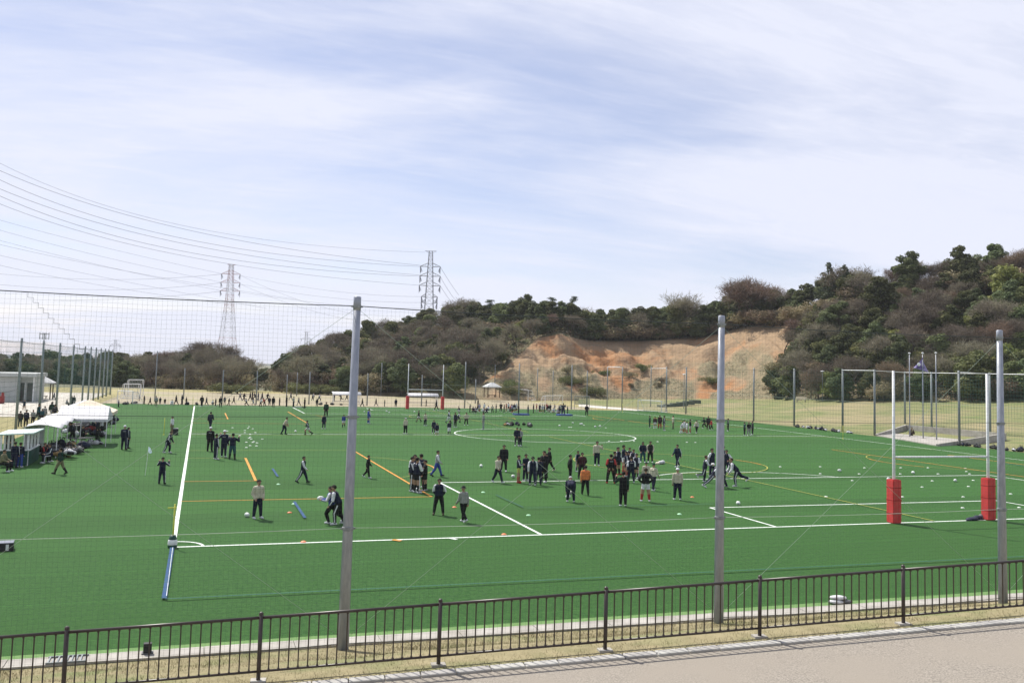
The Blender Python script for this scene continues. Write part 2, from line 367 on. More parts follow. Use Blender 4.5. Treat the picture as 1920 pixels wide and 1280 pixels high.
for yc in (24.4, 80.6):
    for s in (-1, 1):
        lo.seg((s*22, yc-13.5), (s*22, yc+11.6), .13); lo.seg((s*30.2, yc-6.2), (s*30.2, yc+6.2), .15)
        lo.seg((s*34, yc-13.5), (s*22, yc-13.5), .09); ly.seg((s*34, yc+11.6), (s*22, yc+11.6), .07)
        lo.seg((s*34, yc-6.2), (s*30.2, yc-6.2), .09); ly.seg((s*34, yc+6.2), (s*30.2, yc+6.2), .07)
        b = 0 if s < 0 else math.pi
        lo.arc((s*25.6, yc+.4), 7.0, b-.45, b+.45, .12, 20); ly.arc((s*25.6, yc+.4), 7.0, b-1.0, b-.46, .08, 12); ly.arc((s*25.6, yc+.4), 7.0, b+.46, b+1.0, .08, 12)
    ly.arc((-.4, yc+1.4), 7.0, .25, 2*math.pi-.25, .09, 90); lo.arc((-.4, yc+1.4), 7.0, -.25, .25, .11, 12)
    ly.seg((-.5, 0 if yc < 50 else 56), (-.5, 50 if yc < 50 else 105), .09)
    ly.seg((-34, yc+26.3 if yc < 50 else yc-26.3), (34, yc+26.3 if yc < 50 else yc-26.3), .07)
lo.seg((-26.2, -.1), (-25.95, -.4), .2)
tag(lo.mb.build('orange_pitch_lines', M['line_orange']), kind='structure')
tag(ly.mb.build('yellow_pitch_lines', M['line_yellow']), kind='structure')
lb = Lines(.060)
lb.seg((-34.02, -.35), (-34.02, -7.5), .14)
for s in (-1, 1):
    for y0, y1 in ((5.2, 9.9), (19.7, 23.8)): lb.seg((s*28.9, y0), (s*28.9, y1), .13)
    pass
tag(lb.mb.build('blue_pitch_lines', M['line_blue']), kind='structure')
lt = Lines(.066); lt.seg((-34, -7.6), (34, -7.9), .07); lt.seg((-18.5, 6.4), (-8.5, 6.3), .06); lt.seg((-18.6, 10.9), (-18.6, 6.6), .07)
tag(lt.mb.build('teal_pitch_lines', M['line_teal']), kind='structure')
ls = Lines(.071); ls.seg((-34.00, -.4), (-33.97, -7.3), .014)
tag(ls.mb.build('white_string_line', M['line_white']), kind='structure')

# ---- gutter slabs along the near edge of the turf
gut = tag(link('concrete_gutter', None), kind='structure')
_g = MB(); _g.box((0, 0, 0), (1.985, .56, .14)); slab_me = _g.mesh('gutter_slab', M['concrete'])
for i in range(36):
    x = -60+2*i
    o = link('gutter_slab', slab_me, gut, (x, -12.41-.004*(x+30), -.035+.004*math.sin(i*7.7)))
_g = MB()
for k in range(9): _g.box((-.36+k*.09, 0, .0), (.03, .42, .03))
_g.box((0, .22, 0), (.8, .03, .035)); _g.box((0, -.22, 0), (.8, .03, .035))
gr = tag(_g.build('drain_grate', M['galv_dark'], None, loc=(-35.8, -12.42, .05)), 'grey metal drain grate set in the concrete gutter', 'grate')

# ---- fence line and the slope that carries it
_bp = [(118, 1310), (482, 1273), (819, 1242), (1132, 1214), (1425, 1192), (1699, 1169)]
_fp = np.array([G(u, v, 1.13+.148*i) for i, (u, v) in enumerate(_bp)])
_i = np.arange(6); FA = np.array([np.polyfit(_i, _fp[:, k], 1)[1] for k in range(3)]); FB = np.array([np.polyfit(_i, _fp[:, k], 1)[0] for k in range(3)])
def FP(i): return FA+FB*i
FDIR = FB/np.linalg.norm(FB); FN = np.array([-FDIR[1], FDIR[0], 0]); FN /= np.linalg.norm(FN)      # FN points to the pitch
rows = []
ts = np.linspace(-9, 16, 140)
for t in ts:
    f = FP(t); r = []
    x0 = f[0]
    edge = np.array([x0, -12.68-.004*(x0+30), .0])
    k1 = f-FN*.25
    for s in np.linspace(0, 1, 14):
        p = edge*(1-s)+f*s
        e = s*s*(3-2*s)*.55+s*.45
        p[2] = f[2]*e-.02
        r.append(p)
    for s in (.5, 1.0): r.append(f*(1-s)+k1*s+np.array([0, 0, -.025]))
    rows.append(r)
P = np.array(rows); P[:, 1:-3, 2] += (vnoise(P[:, 1:-3, 0], P[:, 1:-3, 1], .7, 3)-.5)*.07
tag(link('grass_verge', grid_mesh('grass_verge', P, M['dry_grass'])), kind='structure')
rows = []
for t in ts:
    f = FP(t)-FN*.40; r = []
    for d, dz in ((0, -.055), (1.5, -.055), (3.5, -.055), (5.0, -.055)): r.append(f-FN*d+np.array([0, 0, dz]))
    rows.append(r)
tag(link('asphalt_path', grid_mesh('asphalt_path', np.array(rows), M['asphalt'])), kind='structure')
rows = []
for t in ts:
    f = FP(t)-FN*.42; r = []
    for d, z in ((5.0, f[2]-.057), (7, f[2]+.3), (12, 4.1), (14.2, 4.9), (22, 5.0)): p = f-FN*d; p[2] = z; r.append(p)
    rows.append(r)
tag(link('viewing_bank', grid_mesh('viewing_bank', np.array(rows), M['dry_grass'])), kind='structure')
kerb = tag(link('path_kerb', None), kind='structure')
_g = MB(); _g.box((0, 0, 0), (.585, .22, .2)); 
bmk = bmesh.new(); bmk.from_mesh(_g.mesh('tmp', M['kerb'])); bmesh.ops.bevel(bmk, geom=bmk.edges[:], offset=.012, segments=1, affect='EDGES')
kerb_me = bpy.data.meshes.new('kerb_stone'); bmk.to_mesh(kerb_me); kerb_me.materials.append(M['kerb'])
fl = float(np.linalg.norm(FB))
ang = math.atan2(FDIR[1], FDIR[0]); pit = math.asin(FDIR[2])
n0 = int(-6*fl/.6); n1 = int(12*fl/.6)
for i in range(n0, n1):
    p = FA+FDIR*(i*.6)-FN*(.345+.004*math.sin(i*3.1)); p[2] -= .112
    o = link('kerb_stone', kerb_me, kerb, p); o.rotation_euler = (0, -pit, ang+.006*math.sin(i*5.3))

# grass tufts on the verge: uncountable blades
def blades(n, pick, h0, h1, w, seed):
    r = np.random.default_rng(seed); B = np.array([pick(r) for _ in range(n)])
    h = r.uniform(h0, h1, n); a = r.uniform(0, 2*np.pi, n); lx = r.normal(0, .5, n)*h; ly_ = r.normal(0, .5, n)*h
    d = np.stack([np.cos(a)*w, np.sin(a)*w, 0*a], 1)
    V = np.stack([B-d, B+d, B+np.stack([lx, ly_, h], 1)], 1).reshape(-1, 3)
    return V, np.arange(3*n).reshape(-1, 3)
def verge_pick(r):
    t = r.uniform(-3, 8); f = FP(t); s = r.random()**1.0
    e = s*s*(3-2*s)*.55+s*.45
    x0 = f[0]; q = np.array([x0, -12.7, 0.0]); p = q*(1-s)+(f-FN*.3)*s; p[2] = f[2]*e-.03; return p
V, F = blades(60000, verge_pick, .03, .12, .007, 5)
me = bpy.data.meshes.new('verge_grass'); me.from_pydata(V.tolist(), [], F.tolist()); me.materials.append(M['dry_grass'])
tag(link('verge_grass', me), 'short dry straw coloured grass on the verge below the railing', 'grass', kind='stuff')

# ---- railing
rail = thing('railing', 'dark brown metal railing with upright bars along the path in front', 'railing')
PH = 1.10
_g = MB(); _g.tube([(0, 0, -.3), (0, 0, PH-.03)], .036, 10); _g.ell((0, 0, PH-.025), (.040, .040, .038), 10, 6); post_me = _g.mesh('post', M['brown_metal'], True)
_g = MB(); _g.tube([(0, 0, .15), (0, 0, PH-.10)], .0125, 6); _g.box((0, 0, .165), (.035, .035, .02)); _g.box((0, 0, PH-.115), (.035, .035, .02)); bal_me = _g.mesh('baluster', M['brown_metal'])
_g = MB(); _g.box((0, 0, 0), (.25, .2, .06)); foot_me = _g.mesh('post_footing', M['concrete'])
for i in range(-3, 10):
    b = FP(i); link('post', post_me, rail, b)
    link('post_footing', foot_me, rail, b+np.array([0, 0, -.025]), ang)
    e = FP(i+1)
    for zt, rr in ((PH-.085, .026), (.14, .021)):
        _g = MB(); _g.tube([b+np.array([0, 0, zt]), e+np.array([0, 0, zt])], rr, 8); _g.build('top_rail' if zt > .5 else 'bottom_rail', M['brown_metal'], rail, True)
    for k in range(1, 19): link('baluster', bal_me, rail, b+(e-b)*k/19)

# ---- nets
def net(name, label, p0, p1, h, sp, r, material, seg=18, wob=.02, parts=None, group=None, z0=.12, sph=None):
    """a knotted net hung in the upright plane p0-p1"""
    root = thing(name, label, 'net', (p0[0], p0[1], 0), 0, group)
    d = np.array([p1[0]-p0[0], p1[1]-p0[1]]); Ln = float(np.hypot(*d)); d = d/Ln; n = np.array([-d[1], d[0]])
    dz1 = p1[2] if len(p1) > 2 else 0
    nv = int(Ln/sp); nh = int((h-z0)/(sph or sp)); V = []; F = []
    def strand(S, Z, rr):
        k = len(S); W1 = (vnoise(S, Z, 1.3, 1)-.5)*wob*2; W2 = (vnoise(S, Z, 1.7, 2)-.5)*wob*4; W3 = (vnoise(S, Z, 1.1, 8)-.5)*wob*2
        S = S+W1; Z = Z+W3
        base = np.stack([d[0]*S+n[0]*W2, d[1]*S+n[1]*W2, Z+dz1*S/Ln], 1); o = sum(map(len, V))
        hor = abs(S[-1]-S[0]) > abs(Z[-1]-Z[0])
        for a in (0, 2.1, 4.2):
            off = np.array([n[0]*math.cos(a)*rr, n[1]*math.cos(a)*rr, math.sin(a)*rr]) if hor else np.array([d[0]*math.sin(a)*rr+n[0]*math.cos(a)*rr, d[1]*math.sin(a)*rr+n[1]*math.cos(a)*rr, 0])
            V.append(base+off)
        i = np.arange(k-1)
        for a in range(3):
            b = (a+1) % 3
            F.append(np.stack([o+a*k+i, o+b*k+i, o+b*k+i+1, o+a*k+i+1], 1))
    for i in range(nv+1): strand(np.full(seg, i*sp), np.linspace(z0, h, seg), r)
    ks = max(seg, int(Ln/.8))
    for j in range(nh+1): strand(np.linspace(0, Ln, ks), np.full(ks, z0+j*(sph or sp)), r)
    me = bpy.data.meshes.new('netting'); me.from_pydata(np.concatenate(V).tolist(), [], np.concatenate(F).tolist()); me.materials.append(material)
    tag(link('netting', me, root), kind='stuff')
    return root
def rope(parent, a, b, r, material, sag=.05, name='rope', n=14, org=(0, 0, 0)):
    a = np.array(a, float)-org; b = np.array(b, float)-org; mb = MB()
    mb.tube([tuple(a+(b-a)*t-np.array([0, 0, 4*sag*t*(1-t)])) for t in np.linspace(0, 1, n)], r, 5); return mb.build(name, material, parent, True)

NY = -13.25
PXS = [-49.9, -40.0, -30.0, -20.2, -10.55, -.9, 8.8]
def pole(name, label, loc, h, r0, r1, material, group, clamps=(), cap=True, cat='pole'):
    t = thing(name, label, cat, loc, 0, group)
    g = MB(); g.tube([(0, 0, -.3), (0, 0, h*.5), (0, 0, h)], [r0, (r0+r1)/2, r1], 14); g.build('shaft', material, t, True)
    if cap:
        g = MB(); g.lathe([(r1+.007, h-.30), (r1+.007, h+.01), (r1*.8, h+.025), (.01, h+.03)], 14); g.build('cap', material, t, True)
    for z in clamps:
        rr = r0+(r1-r0)*z/h
        g = MB(); g.lathe([(rr+.004, z-.04), (rr+.016, z-.035), (rr+.016, z+.035), (rr+.004, z+.04)], 14)
        g.box((rr+.03, 0, z), (.05, .03, .04)); g.box((-rr-.03, 0, z), (.05, .03, .04)); g.build('clamp', M['galv_dark'], t)
    return t
_pl = ['tall grey steel net pole left of the picture edge', 'tall grey steel net pole beyond the left edge', 'thick grey steel net pole, nearest and tallest of the three in front',
       'grey steel net pole in the middle of the near net', 'grey steel net pole at the right beside the goal posts', 'grey steel net pole beyond the right edge', 'grey steel net pole far beyond the right edge']
for i, x in enumerate(PXS):
    if 1 <= i <= 5: pole('net_pole', _pl[i], (x, NY, 0), 8.13, .134, .083, M['galv'], 'poles of the near net', (7.92, 5.35, 2.8))
near = net('safety_net', 'fine grey ball net hung across the whole foreground', (-49.9, NY), (9.0, NY), 7.9, .103, .0014, M['net'], seg=26, wob=.02)
o0 = (-49.9, NY, 0)
for i in range(6):
    a, b = PXS[i], PXS[i+1]
    rope(near, (a, NY, 7.93), (b, NY, 7.93), .011, M['rope'], .05, 'top_rope', org=o0)
    rope(near, (a, NY, 5.36), (b, NY, 5.36), .006, M['rope'], .04, 'middle_rope', org=o0)
    rope(near, (a, NY, 2.81), (b, NY, 2.81), .0055, M['rope_light'], .04, 'lower_rope', org=o0)
    rope(near, (a, NY, .22), (b, NY, .22), .008, M['rope'], .06, 'bottom_rope', org=o0)
    rope(near, (a, NY+.05, 7.9), (b, NY+.05, .3), .0042, M['rope_pale'], .03, 'brace_cable', org=o0)
    rope(near, (a, NY-.05, .3), (b, NY-.05, 7.9), .0042, M['rope_pale'], .03, 'brace_cable', org=o0)
g = MB(); x, z = -37.02+49.9, 7.88
pts = [(x, 0, z)]
for k in range(20):
    x += .105; pts.append((x, 0, z)); z -= .105; pts.append((x, 0, z))
g.tube(pts, .0045, 4); g.build('stepped_seam', M['rope'], near)

# ---- side and far net poles
G2 = 'poles of the nets round the field'
lys = [44.5, 56.2, 68.2, 79.6, 91.4, 103.3, 110.3, 117.3, 124.3, 131.1, 137, 144.6]
ordn = ['first', 'second', 'third', 'fourth', 'fifth', 'sixth', 'seventh', 'eighth', 'ninth', 'tenth', 'eleventh', 'twelfth']
for i, y in enumerate(lys):
    if i == 0: continue
    t = pole('net_pole', 'weathered steel pole of the left net, %s from the left edge' % ordn[i-1], (-48.6, y, 0), 8.1, .125, .10, M['steel_green'], G2, (7.8,), cap=False)
    if i == 2:
        g = MB(); g.tube([(0, 0, 8.1), (0, 0, 8.9)], .05, 6)
        for s in (-.42, -.14, .14, .42): g.tube([(s, 0, 8.25), (s, 0, 8.95)], .035, 5)
        g.box((0, 0, 8.35), (.9, .05, .05)); g.box((0, 0, 8.8), (.9, .05, .05)); g.build('antenna', M['galv_dark'], t)
ln = net('side_net', 'green net along the left side behind the tents', (-48.6, 44.5), (-48.6, 145), 7.8, .42, .0075, M['net_green'], seg=10, wob=.03, sph=.42)
for y0, y1 in zip(lys[:-1], lys[1:]):
    rope(ln, (-48.6, y0, 7.82), (-48.6, y1, 7.82), .016, M['rope'], .12, 'top_rope', org=(-48.6, 44.5, 0))
    rope(ln, (-48.6, y0, 3.6), (-48.6, y1, 3.6), .012, M['rope'], .08, 'middle_rope', org=(-48.6, 44.5, 0))
# far line
fxs = [(416, 757), (480, 757.5), (579, 757.5), (688, 760), (790, 761), (871, 764.5), (972, 767), (1071, 767), (1166, 768)]
fpts = [G(u, v) for u, v in fxs]
fn = ['above the running children', 'left of the black clad adult', 'left of the bench shelter', 'right of the near pole', 'between the far goal posts', 'right of the far goal posts', 'above the blue mat', 'above the children in red', 'beside the far corner pole']
for p, l in zip(fpts, fn): pole('net_pole', 'slim grey pole on the far edge of the pitch, '+l, (p[0], p[1], 0), 7.6 if p[0] > 5 else 5.2, .11, .09, M['galv_dark'], G2, (5.0,), cap=False)
rpts = [G(1166, 768), G(1249, 772), G(1286, 776), G(1413, 789), G(1489, 798.5), G(1580, 809), G(1640, 816), G(1799, 834)]
rl = ['', 'behind the white portable goal', 'right of the white portable goal', 'right of the middle near pole', 'left of the bags by the touchline', 'behind the halfway flag', 'at the left end of the flag plaza', 'at the right end of the flag plaza']
for p, l in list(zip(rpts, rl))[1:]: pole('net_pole', 'grey steel pole of the right hand net '+l, (p[0], p[1], 0), 7.75, .13, .11, M['galv_dark'], G2, (7.5, 3.8), cap=False)
bpts = [G(1697, 806), G(1747, 811), G(1857, 822), G(1941, 830)]
for p, l in zip(bpts, ['left of the three flagpoles', 'right of the three flagpoles', 'behind the right goal post', 'at the right edge']): pole('net_pole', 'grey steel pole behind the flag plaza, '+l, (p[0], p[1], 0), 7.75, .13, .11, M['steel_green'], G2, (7.5,), cap=False)
b3 = [((714, 742), 680, 'on the dirt field right of the near pole'), ((863, 742), 682, 'just left of the far net corner'), ((891, 756), 711, 'short, left of the gazebo'), ((927, 746), 683, 'in front of the gazebo'), ((1007, 751), 690, 'above the children in red'), ((1036, 752), 695, 'left of the small white goal'), ((1100, 766), 695, 'right of the green screen'), ((1138, 766), 688, 'at the left of the paired gate poles'), ((1220, 762), 686, 'behind the portable goal, left'), ((556, 742), 698, 'by the round hedge'), ((537, 745), 702, 'left of the round hedge'), ((344, 748), 690, 'left of the yellow far pole'), ((290, 752), 658, 'tall and dark, at the end of the left net')]
for (u, v), vt, l in b3:
    p = G(u, v); pole('field_pole', 'thin steel pole '+l, (p[0], p[1], 0), (v-vt)*DEP(p)/FPX, .10, .085, M['galv_dark'], G2, (), cap=False)
rn = net('side_net', 'green net along the right touchline and round the flag plaza', tuple(rpts[0][:2]), tuple(rpts[6][:2]), 7.5, .5, .007, M['net_green'], seg=8, wob=.03, sph=.5)
rn2 = net('side_net', 'green net closing the back of the flag plaza', tuple(bpts[0][:2]), tuple(bpts[3][:2]), 7.5, .42, .010, M['net_green'], seg=8, wob=.03, sph=.42)
rn3 = net('side_net', 'green net across the left end of the flag plaza', tuple(rpts[6][:2]), tuple(bpts[0][:2]), 7.5, .5, .007, M['net_green'], seg=8, wob=.03, sph=.5)
rn4 = net('side_net', 'green net along the far edge of the pitch', tuple(fpts[4][:2]), tuple(fpts[8][:2]), 7.3, .5, .005, M['net_green'], seg=8, wob=.03, sph=.5)
def toprail(par, a, b, z, r=.05):
    o = np.array([par.location.x, par.location.y, 0]); mb = MB()
    mb.tube([tuple(np.array([a[0], a[1], z])-o), tuple(np.array([b[0], b[1], z])-o)], r, 6); mb.build('top_rail', M['white'], par)
for k in range(5, 6): toprail(rn, rpts[k], rpts[k+1], 7.62)
toprail(rn3, rpts[6], bpts[0], 7.62); toprail(rn2, bpts[0], bpts[1], 7.62); toprail(rn2, bpts[1], bpts[2], 7.62); toprail(rn2, rpts[7], bpts[2], 7.60); toprail(rn2, bpts[2], bpts[3], 7.62)
toprail(rn, G(1138, 766), G(1162, 768), 7.5, .06); toprail(rn, G(1220, 762), G(1249, 772), 7.5, .06)
for k in range(0, 6):
    rope(rn, (*rpts[k][:2], 3.8), (*rpts[k+1][:2], 3.8), .014, M['rope_pale'], .06, 'middle_rope', org=(rpts[0][0], rpts[0][1], 0))
    rope(rn, (*rpts[k][:2], 7.5), (*rpts[k+1][:2], 7.5), .010, M['rope'], .10, 'top_rope', org=(rpts[0][0], rpts[0][1], 0))
for k in range(0, 3): rope(rn2, (*bpts[k][:2], 3.8), (*bpts[k+1][:2], 3.8), .014, M['rope_pale'], .06, 'middle_rope', org=(bpts[0][0], bpts[0][1], 0))
for k in range(4, 8): rope(rn4, (*fpts[k][:2], 3.7), (*fpts[k+1][:2], 3.7), .010, M['rope_pale'], .06, 'middle_rope', org=(fpts[4][0], fpts[4][1], 0))

# ================================================================== terrain: hills, cut slope and lawn bank
US = [-900, -300, 0, 150, 250, 340, 400, 450, 488, 515, 550, 600, 690, 780, 850, 900, 950, 1010, 1060, 1100, 1200, 1300, 1350, 1420, 1470, 1500, 1550, 1600, 1680, 1800, 1920, 2150, 2700, 3400]
DF = [230, 230, 228, 220, 212, 208, 206, 205, 215, 205, 205, 204, 202, 199, 196, 195, 195, 198, 202, 205, 215, 208, 204, 193, 182, 172, 166, 160, 155, 149, 142, 132, 118, 110]
VF = [700, 722, 731, 734, 736, 736, 737, 737, 736, 737, 737, 737, 737, 737, 737, 739, 742, 745, 747, 748, 749, 750, 750, 750, 750, 751, 752, 752, 752, 753, 754, 760, 775, 790]
DC = [262, 262, 260, 256, 252, 256, 262, 262, 330, 242, 246, 254, 262, 268, 268, 262, 254, 246, 247, 249, 252, 250, 247, 238, 230, 222, 215, 211, 207, 204, 200, 192, 178, 170]
VC = [690, 712, 722, 724, 712, 702, 692, 706, 716, 718, 700, 682, 662, 640, 626, 628, 630, 628, 629, 640, 641, 636, 626, 611, 604, 606, 592, 586, 566, 548, 540, 530, 528, 528]
VT = [640, 660, 668, 668, 660, 650, 640, 664, 690, 678, 648, 626, 604, 580, 562, 564, 560, 562, 560, 575, 572, 566, 560, 520, 528, 528, 510, 515, 490, 478, 462, 455, 450, 450]
def ip(u, T): return np.interp(u, US, T)
EARTH = [(862, 739), (905, 717), (945, 691), (985, 656), (1008, 633), (1050, 626), (1095, 638), (1200, 639), (1300, 633), (1340, 627), (1385, 612), (1470, 602), (1508, 608), (1492, 640), (1466, 670), (1442, 700), (1448, 752), (1200, 753), (1000, 748), (880, 744)]
def inpoly(u, v, P):
    u = np.asarray(u, float); v = np.asarray(v, float); ins = np.zeros(u.shape, bool); n = len(P)
    for i in range(n):
        (x0, y0), (x1, y1) = P[i], P[(i+1) % n]
        c = ((y0 > v) != (y1 > v)) & (u < (x1-x0)*(v-y0)/((y1-y0) if y1 != y0 else 1e-9)+x0); ins ^= c
    return ins
def hill_point(u, t):
    """t 0 foot, 1 crest, >1 behind the crest"""
    u = np.asarray(u, float); t = np.asarray(t, float)
    df, vf, dc, vc = ip(u, DF), ip(u, VF), ip(u, DC), ip(u, VC)
    def pt(D, v): return CAM+(_fw+np.multiply.outer((u-960)/FPX, _R)-np.multiply.outer((v-PCY)/FPX, _U))*D[..., None]
    A = pt(df, vf); B = pt(dc, vc)
    tt = np.clip(t, 0, 1); prof = tt*.82+.18*np.sin(tt*np.pi/2)**2
    X = A+(B-A)*np.minimum(t, 1)[..., None]
    X[..., 2] = A[..., 2]+(B[..., 2]-A[..., 2])*prof
    ex = np.maximum(t-1, 0)[..., None]
    dirn = (B-A); dirn[..., 2] = 0; X = X+dirn*ex; X[..., 2] += np.clip((t-1)*9, 0, 2.6)
    # erosion forms: mound, gullies, roughness
    w = np.clip(np.sin(np.clip(t, 0, 1)*np.pi), 0, 1)
    mound = np.exp(-((u-1052)/42)**2-((t-.80)/.17)**2)
    X[..., 2] += mound*2.6
    rim = np.exp(-((u-1045)/50)**2)*np.exp(-((t-.60-.0012*np.abs(u-1040))/.035)**2); X[..., 2] -= rim*1.5
    gul = (vnoise(u, t*100, 26, 4)-.5)*2.6+(vnoise(u+t*60, t*80, 9, 5)-.5)*1.3+(vnoise(u, t*260, 5, 6)-.5)*.7
    X[..., 2] += gul*w*np.where((u > 860) & (u < 1520), .75, .6)
    X[..., 2] += np.sin(t*30+u*.03+vnoise(u, t*100, 40, 14)*5)*.42*w*((u > 880) & (u < 1500))
    sc = np.exp(-((u-1335-260*(t-.62))/26)**2)*np.exp(-((t-.66)/.12)**2); X[..., 2] -= sc*2.2
    sc = np.exp(-((u-1120+120*(t-.5))/10)**2)*np.exp(-((t-.6)/.2)**2); X[..., 2] -= sc*1.2
    return X
ug = np.concatenate([np.arange(-900, 840, 14), np.arange(840, 1540, 3.5), np.arange(1540, 3401, 14)])
tg = np.concatenate([[-.08], np.linspace(0, 1, 72), np.linspace(1.05, 2.6, 14)])
UU, TT = np.meshgrid(ug, tg)
HP = hill_point(UU, TT); HP[0, :, 2] -= 3.0
pv = PJ(HP); em = inpoly(pv[..., 0], pv[..., 1], EARTH).astype(float)
em *= (TT < 1.12)
for _ in range(2):
    e2 = em.copy(); e2[1:-1, 1:-1] = (em[1:-1, 1:-1]*2+em[:-2, 1:-1]+em[2:, 1:-1]+em[1:-1, :-2]+em[1:-1, 2:])/6; em = e2
brushy = np.clip((.48-TT)*2.2+(vnoise(UU, TT*150, 30, 9)-.5)*2.2, 0, 1)*em
def earth_material():
    m = bpy.data.materials.new('hill_earth'); m.use_nodes = True; N = m.node_tree.nodes; L = m.node_tree.links; b = N['Principled BSDF']; b.inputs['Roughness'].default_value = .95; b.inputs['Specular IOR Level'].default_value = .1
    pos = N.new('ShaderNodeNewGeometry').outputs['Position']
    def noise(s, d=6, r=.55):
        n = N.new('ShaderNodeTexNoise'); n.inputs['Scale'].default_value = s; n.inputs['Detail'].default_value = d; n.inputs['Roughness'].default_value = r; L.new(pos, n.inputs['Vector']); return n.outputs['Fac']
    def rg(f, lo, hi):
        r = N.new('ShaderNodeMapRange'); r.inputs['From Min'].default_value = lo; r.inputs['From Max'].default_value = hi; L.new(f, r.inputs['Value']); return r.outputs[0]
    def mix(a, b_, f):
        x = N.new('ShaderNodeMix'); x.data_type = 'RGBA'; L.new(f, x.inputs['Factor'])
        for s, c in (('A', a), ('B', b_)):
            if isinstance(c, tuple): x.inputs[s].default_value = (*c, 1)
            else: L.new(c, x.inputs[s])
        return x.outputs['Result']
    e = mix((.35, .245, .150), (.285, .205, .130), rg(noise(.35), .35, .65))
    e = mix(e, (.36, .185, .088), rg(noise(.085, 5), .52, .66))
    e = mix(e, (.30, .20, .125), rg(noise(1.3, 7, .65), .55, .75))
    gsc = mix((.215, .19, .118), (.27, .22, .14), rg(noise(.7), .4, .62))
    a2 = N.new('ShaderNodeAttribute'); a2.attribute_name = 'brush'; e = mix(e, gsc, rg(a2.outputs['Fac'], .35, .75))
    u = mix((.16, .135, .08), (.08, .09, .045), rg(noise(.3), .4, .62))
    u = mix(u, (.25, .195, .13), rg(noise(.13), .52, .68))
    a1 = N.new('ShaderNodeAttribute'); a1.attribute_name = 'earth'
    L.new(mix(u, e, rg(a1.outputs['Fac'], .3, .7)), b.inputs['Base Color'])
    bm = N.new('ShaderNodeBump'); bm.inputs['Strength'].default_value = .9; bm.inputs['Distance'].default_value = .6; L.new(noise(.9, 8, .65), bm.inputs['Height']); L.new(bm.outputs[0], b.inputs['Normal'])
    return m
tag(link('hillside_terrain', grid_mesh('hillside_terrain', HP, earth_material(), dict(earth=em, brush=brushy))), kind='structure')
# lawn bank between the right touchline and the foot of the hill
foot_u = np.concatenate([np.arange(1085, 1600, 10), np.arange(1600, 3401, 40)])
FT = hill_point(foot_u, np.zeros_like(foot_u, float))
near_e = np.array([G(u, v) for u, v in zip(foot_u, np.interp(foot_u, [1085, 1170, 1290, 1415, 1490, 1580, 1640], [757, 765, 779, 793, 802, 813, 820]))][:len(foot_u)])
near_e = np.where((foot_u < 1630)[:, None], near_e, np.stack([np.full(len(foot_u), 41.6), np.interp(foot_u, [1630, 1920, 2400, 3400], [53, 31.9, 2, -50]), 0*foot_u], 1))
near_e[:, 0] = np.where(foot_u > 1150, np.maximum(near_e[:, 0], 41.45), near_e[:, 0])
rows = []
for s in np.linspace(0, 1, 40):
    r = near_e*(1-s)+FT*s; q = max(0, (s-.10)/.9); r[:, 2] = FT[:, 2]*(q*q*(3-2*q)*.65+q*.35)+.0
    r[:, 2] += (vnoise(r[:, 0], r[:, 1], 6, 12)-.5)*.35*min(1, q*4)*(1-.8*s)
    if s > .96: r[:, 2] += .06
    rows.append(r)
rows.append(FT+(hill_point(foot_u, np.full(len(foot_u), .04))-FT)+np.array([0, 0, -.1]))
tag(link('lawn_bank', grid_mesh('lawn_bank', np.array(rows), M['lawn'])), kind='structure')

# ================================================================== trees
def npmesh(name, V, F, material):
    me = bpy.data.meshes.new(name); V = np.asarray(V, np.float32); F = np.asarray(F, np.int32); k = F.shape[1]
    me.vertices.add(len(V)); me.vertices.foreach_set('co', V.ravel())
    me.loops.add(F.size); me.loops.foreach_set('vertex_index', F.ravel())
    me.polygons.add(len(F)); me.polygons.foreach_set('loop_start', np.arange(0, F.size, k, dtype=np.int32)); me.polygons.foreach_set('loop_total', np.full(len(F), k, np.int32))
    me.materials.append(material); me.update(calc_edges=True); me.validate(); return me
def unit(v): return v/np.maximum(np.linalg.norm(v, axis=-1, keepdims=True), 1e-9)
def leaves(C, N, size, r, aspect=.62, jit=.7):
    """rhombic leaf sprays at points C facing roughly along N"""
    n = len(C); N = unit(N+r.normal(0, jit, (n, 3))); A = unit(np.cross(N, r.normal(0, 1, (n, 3)))); B = np.cross(N, A)
    s = size*r.uniform(.55, 1.35, n)[:, None]
    droop = np.array([0, 0, -1])*s*.18
    V = np.stack([C-A*s+droop, C-B*s*aspect, C+A*s+droop, C+B*s*aspect], 1).reshape(-1, 3)
    return V, np.arange(4*n).reshape(-1, 4)
def clumps_to_pts(cl, per, r, shell=.55):
    P = []; Nn = []
    for (c, rad) in cl:
        rad = np.asarray(rad if hasattr(rad, '__len__') else (rad, rad, rad), float); k = int(per*(rad.prod()**(1/3))**1.7)
        d = unit(r.normal(0, 1, (k, 3))); q = (shell+(1-shell)*r.random(k))[:, None]
        P.append(np.asarray(c)+d*q*rad); Nn.append(d+np.array([0, 0, .55]))
    return np.concatenate(P), np.concatenate(Nn)
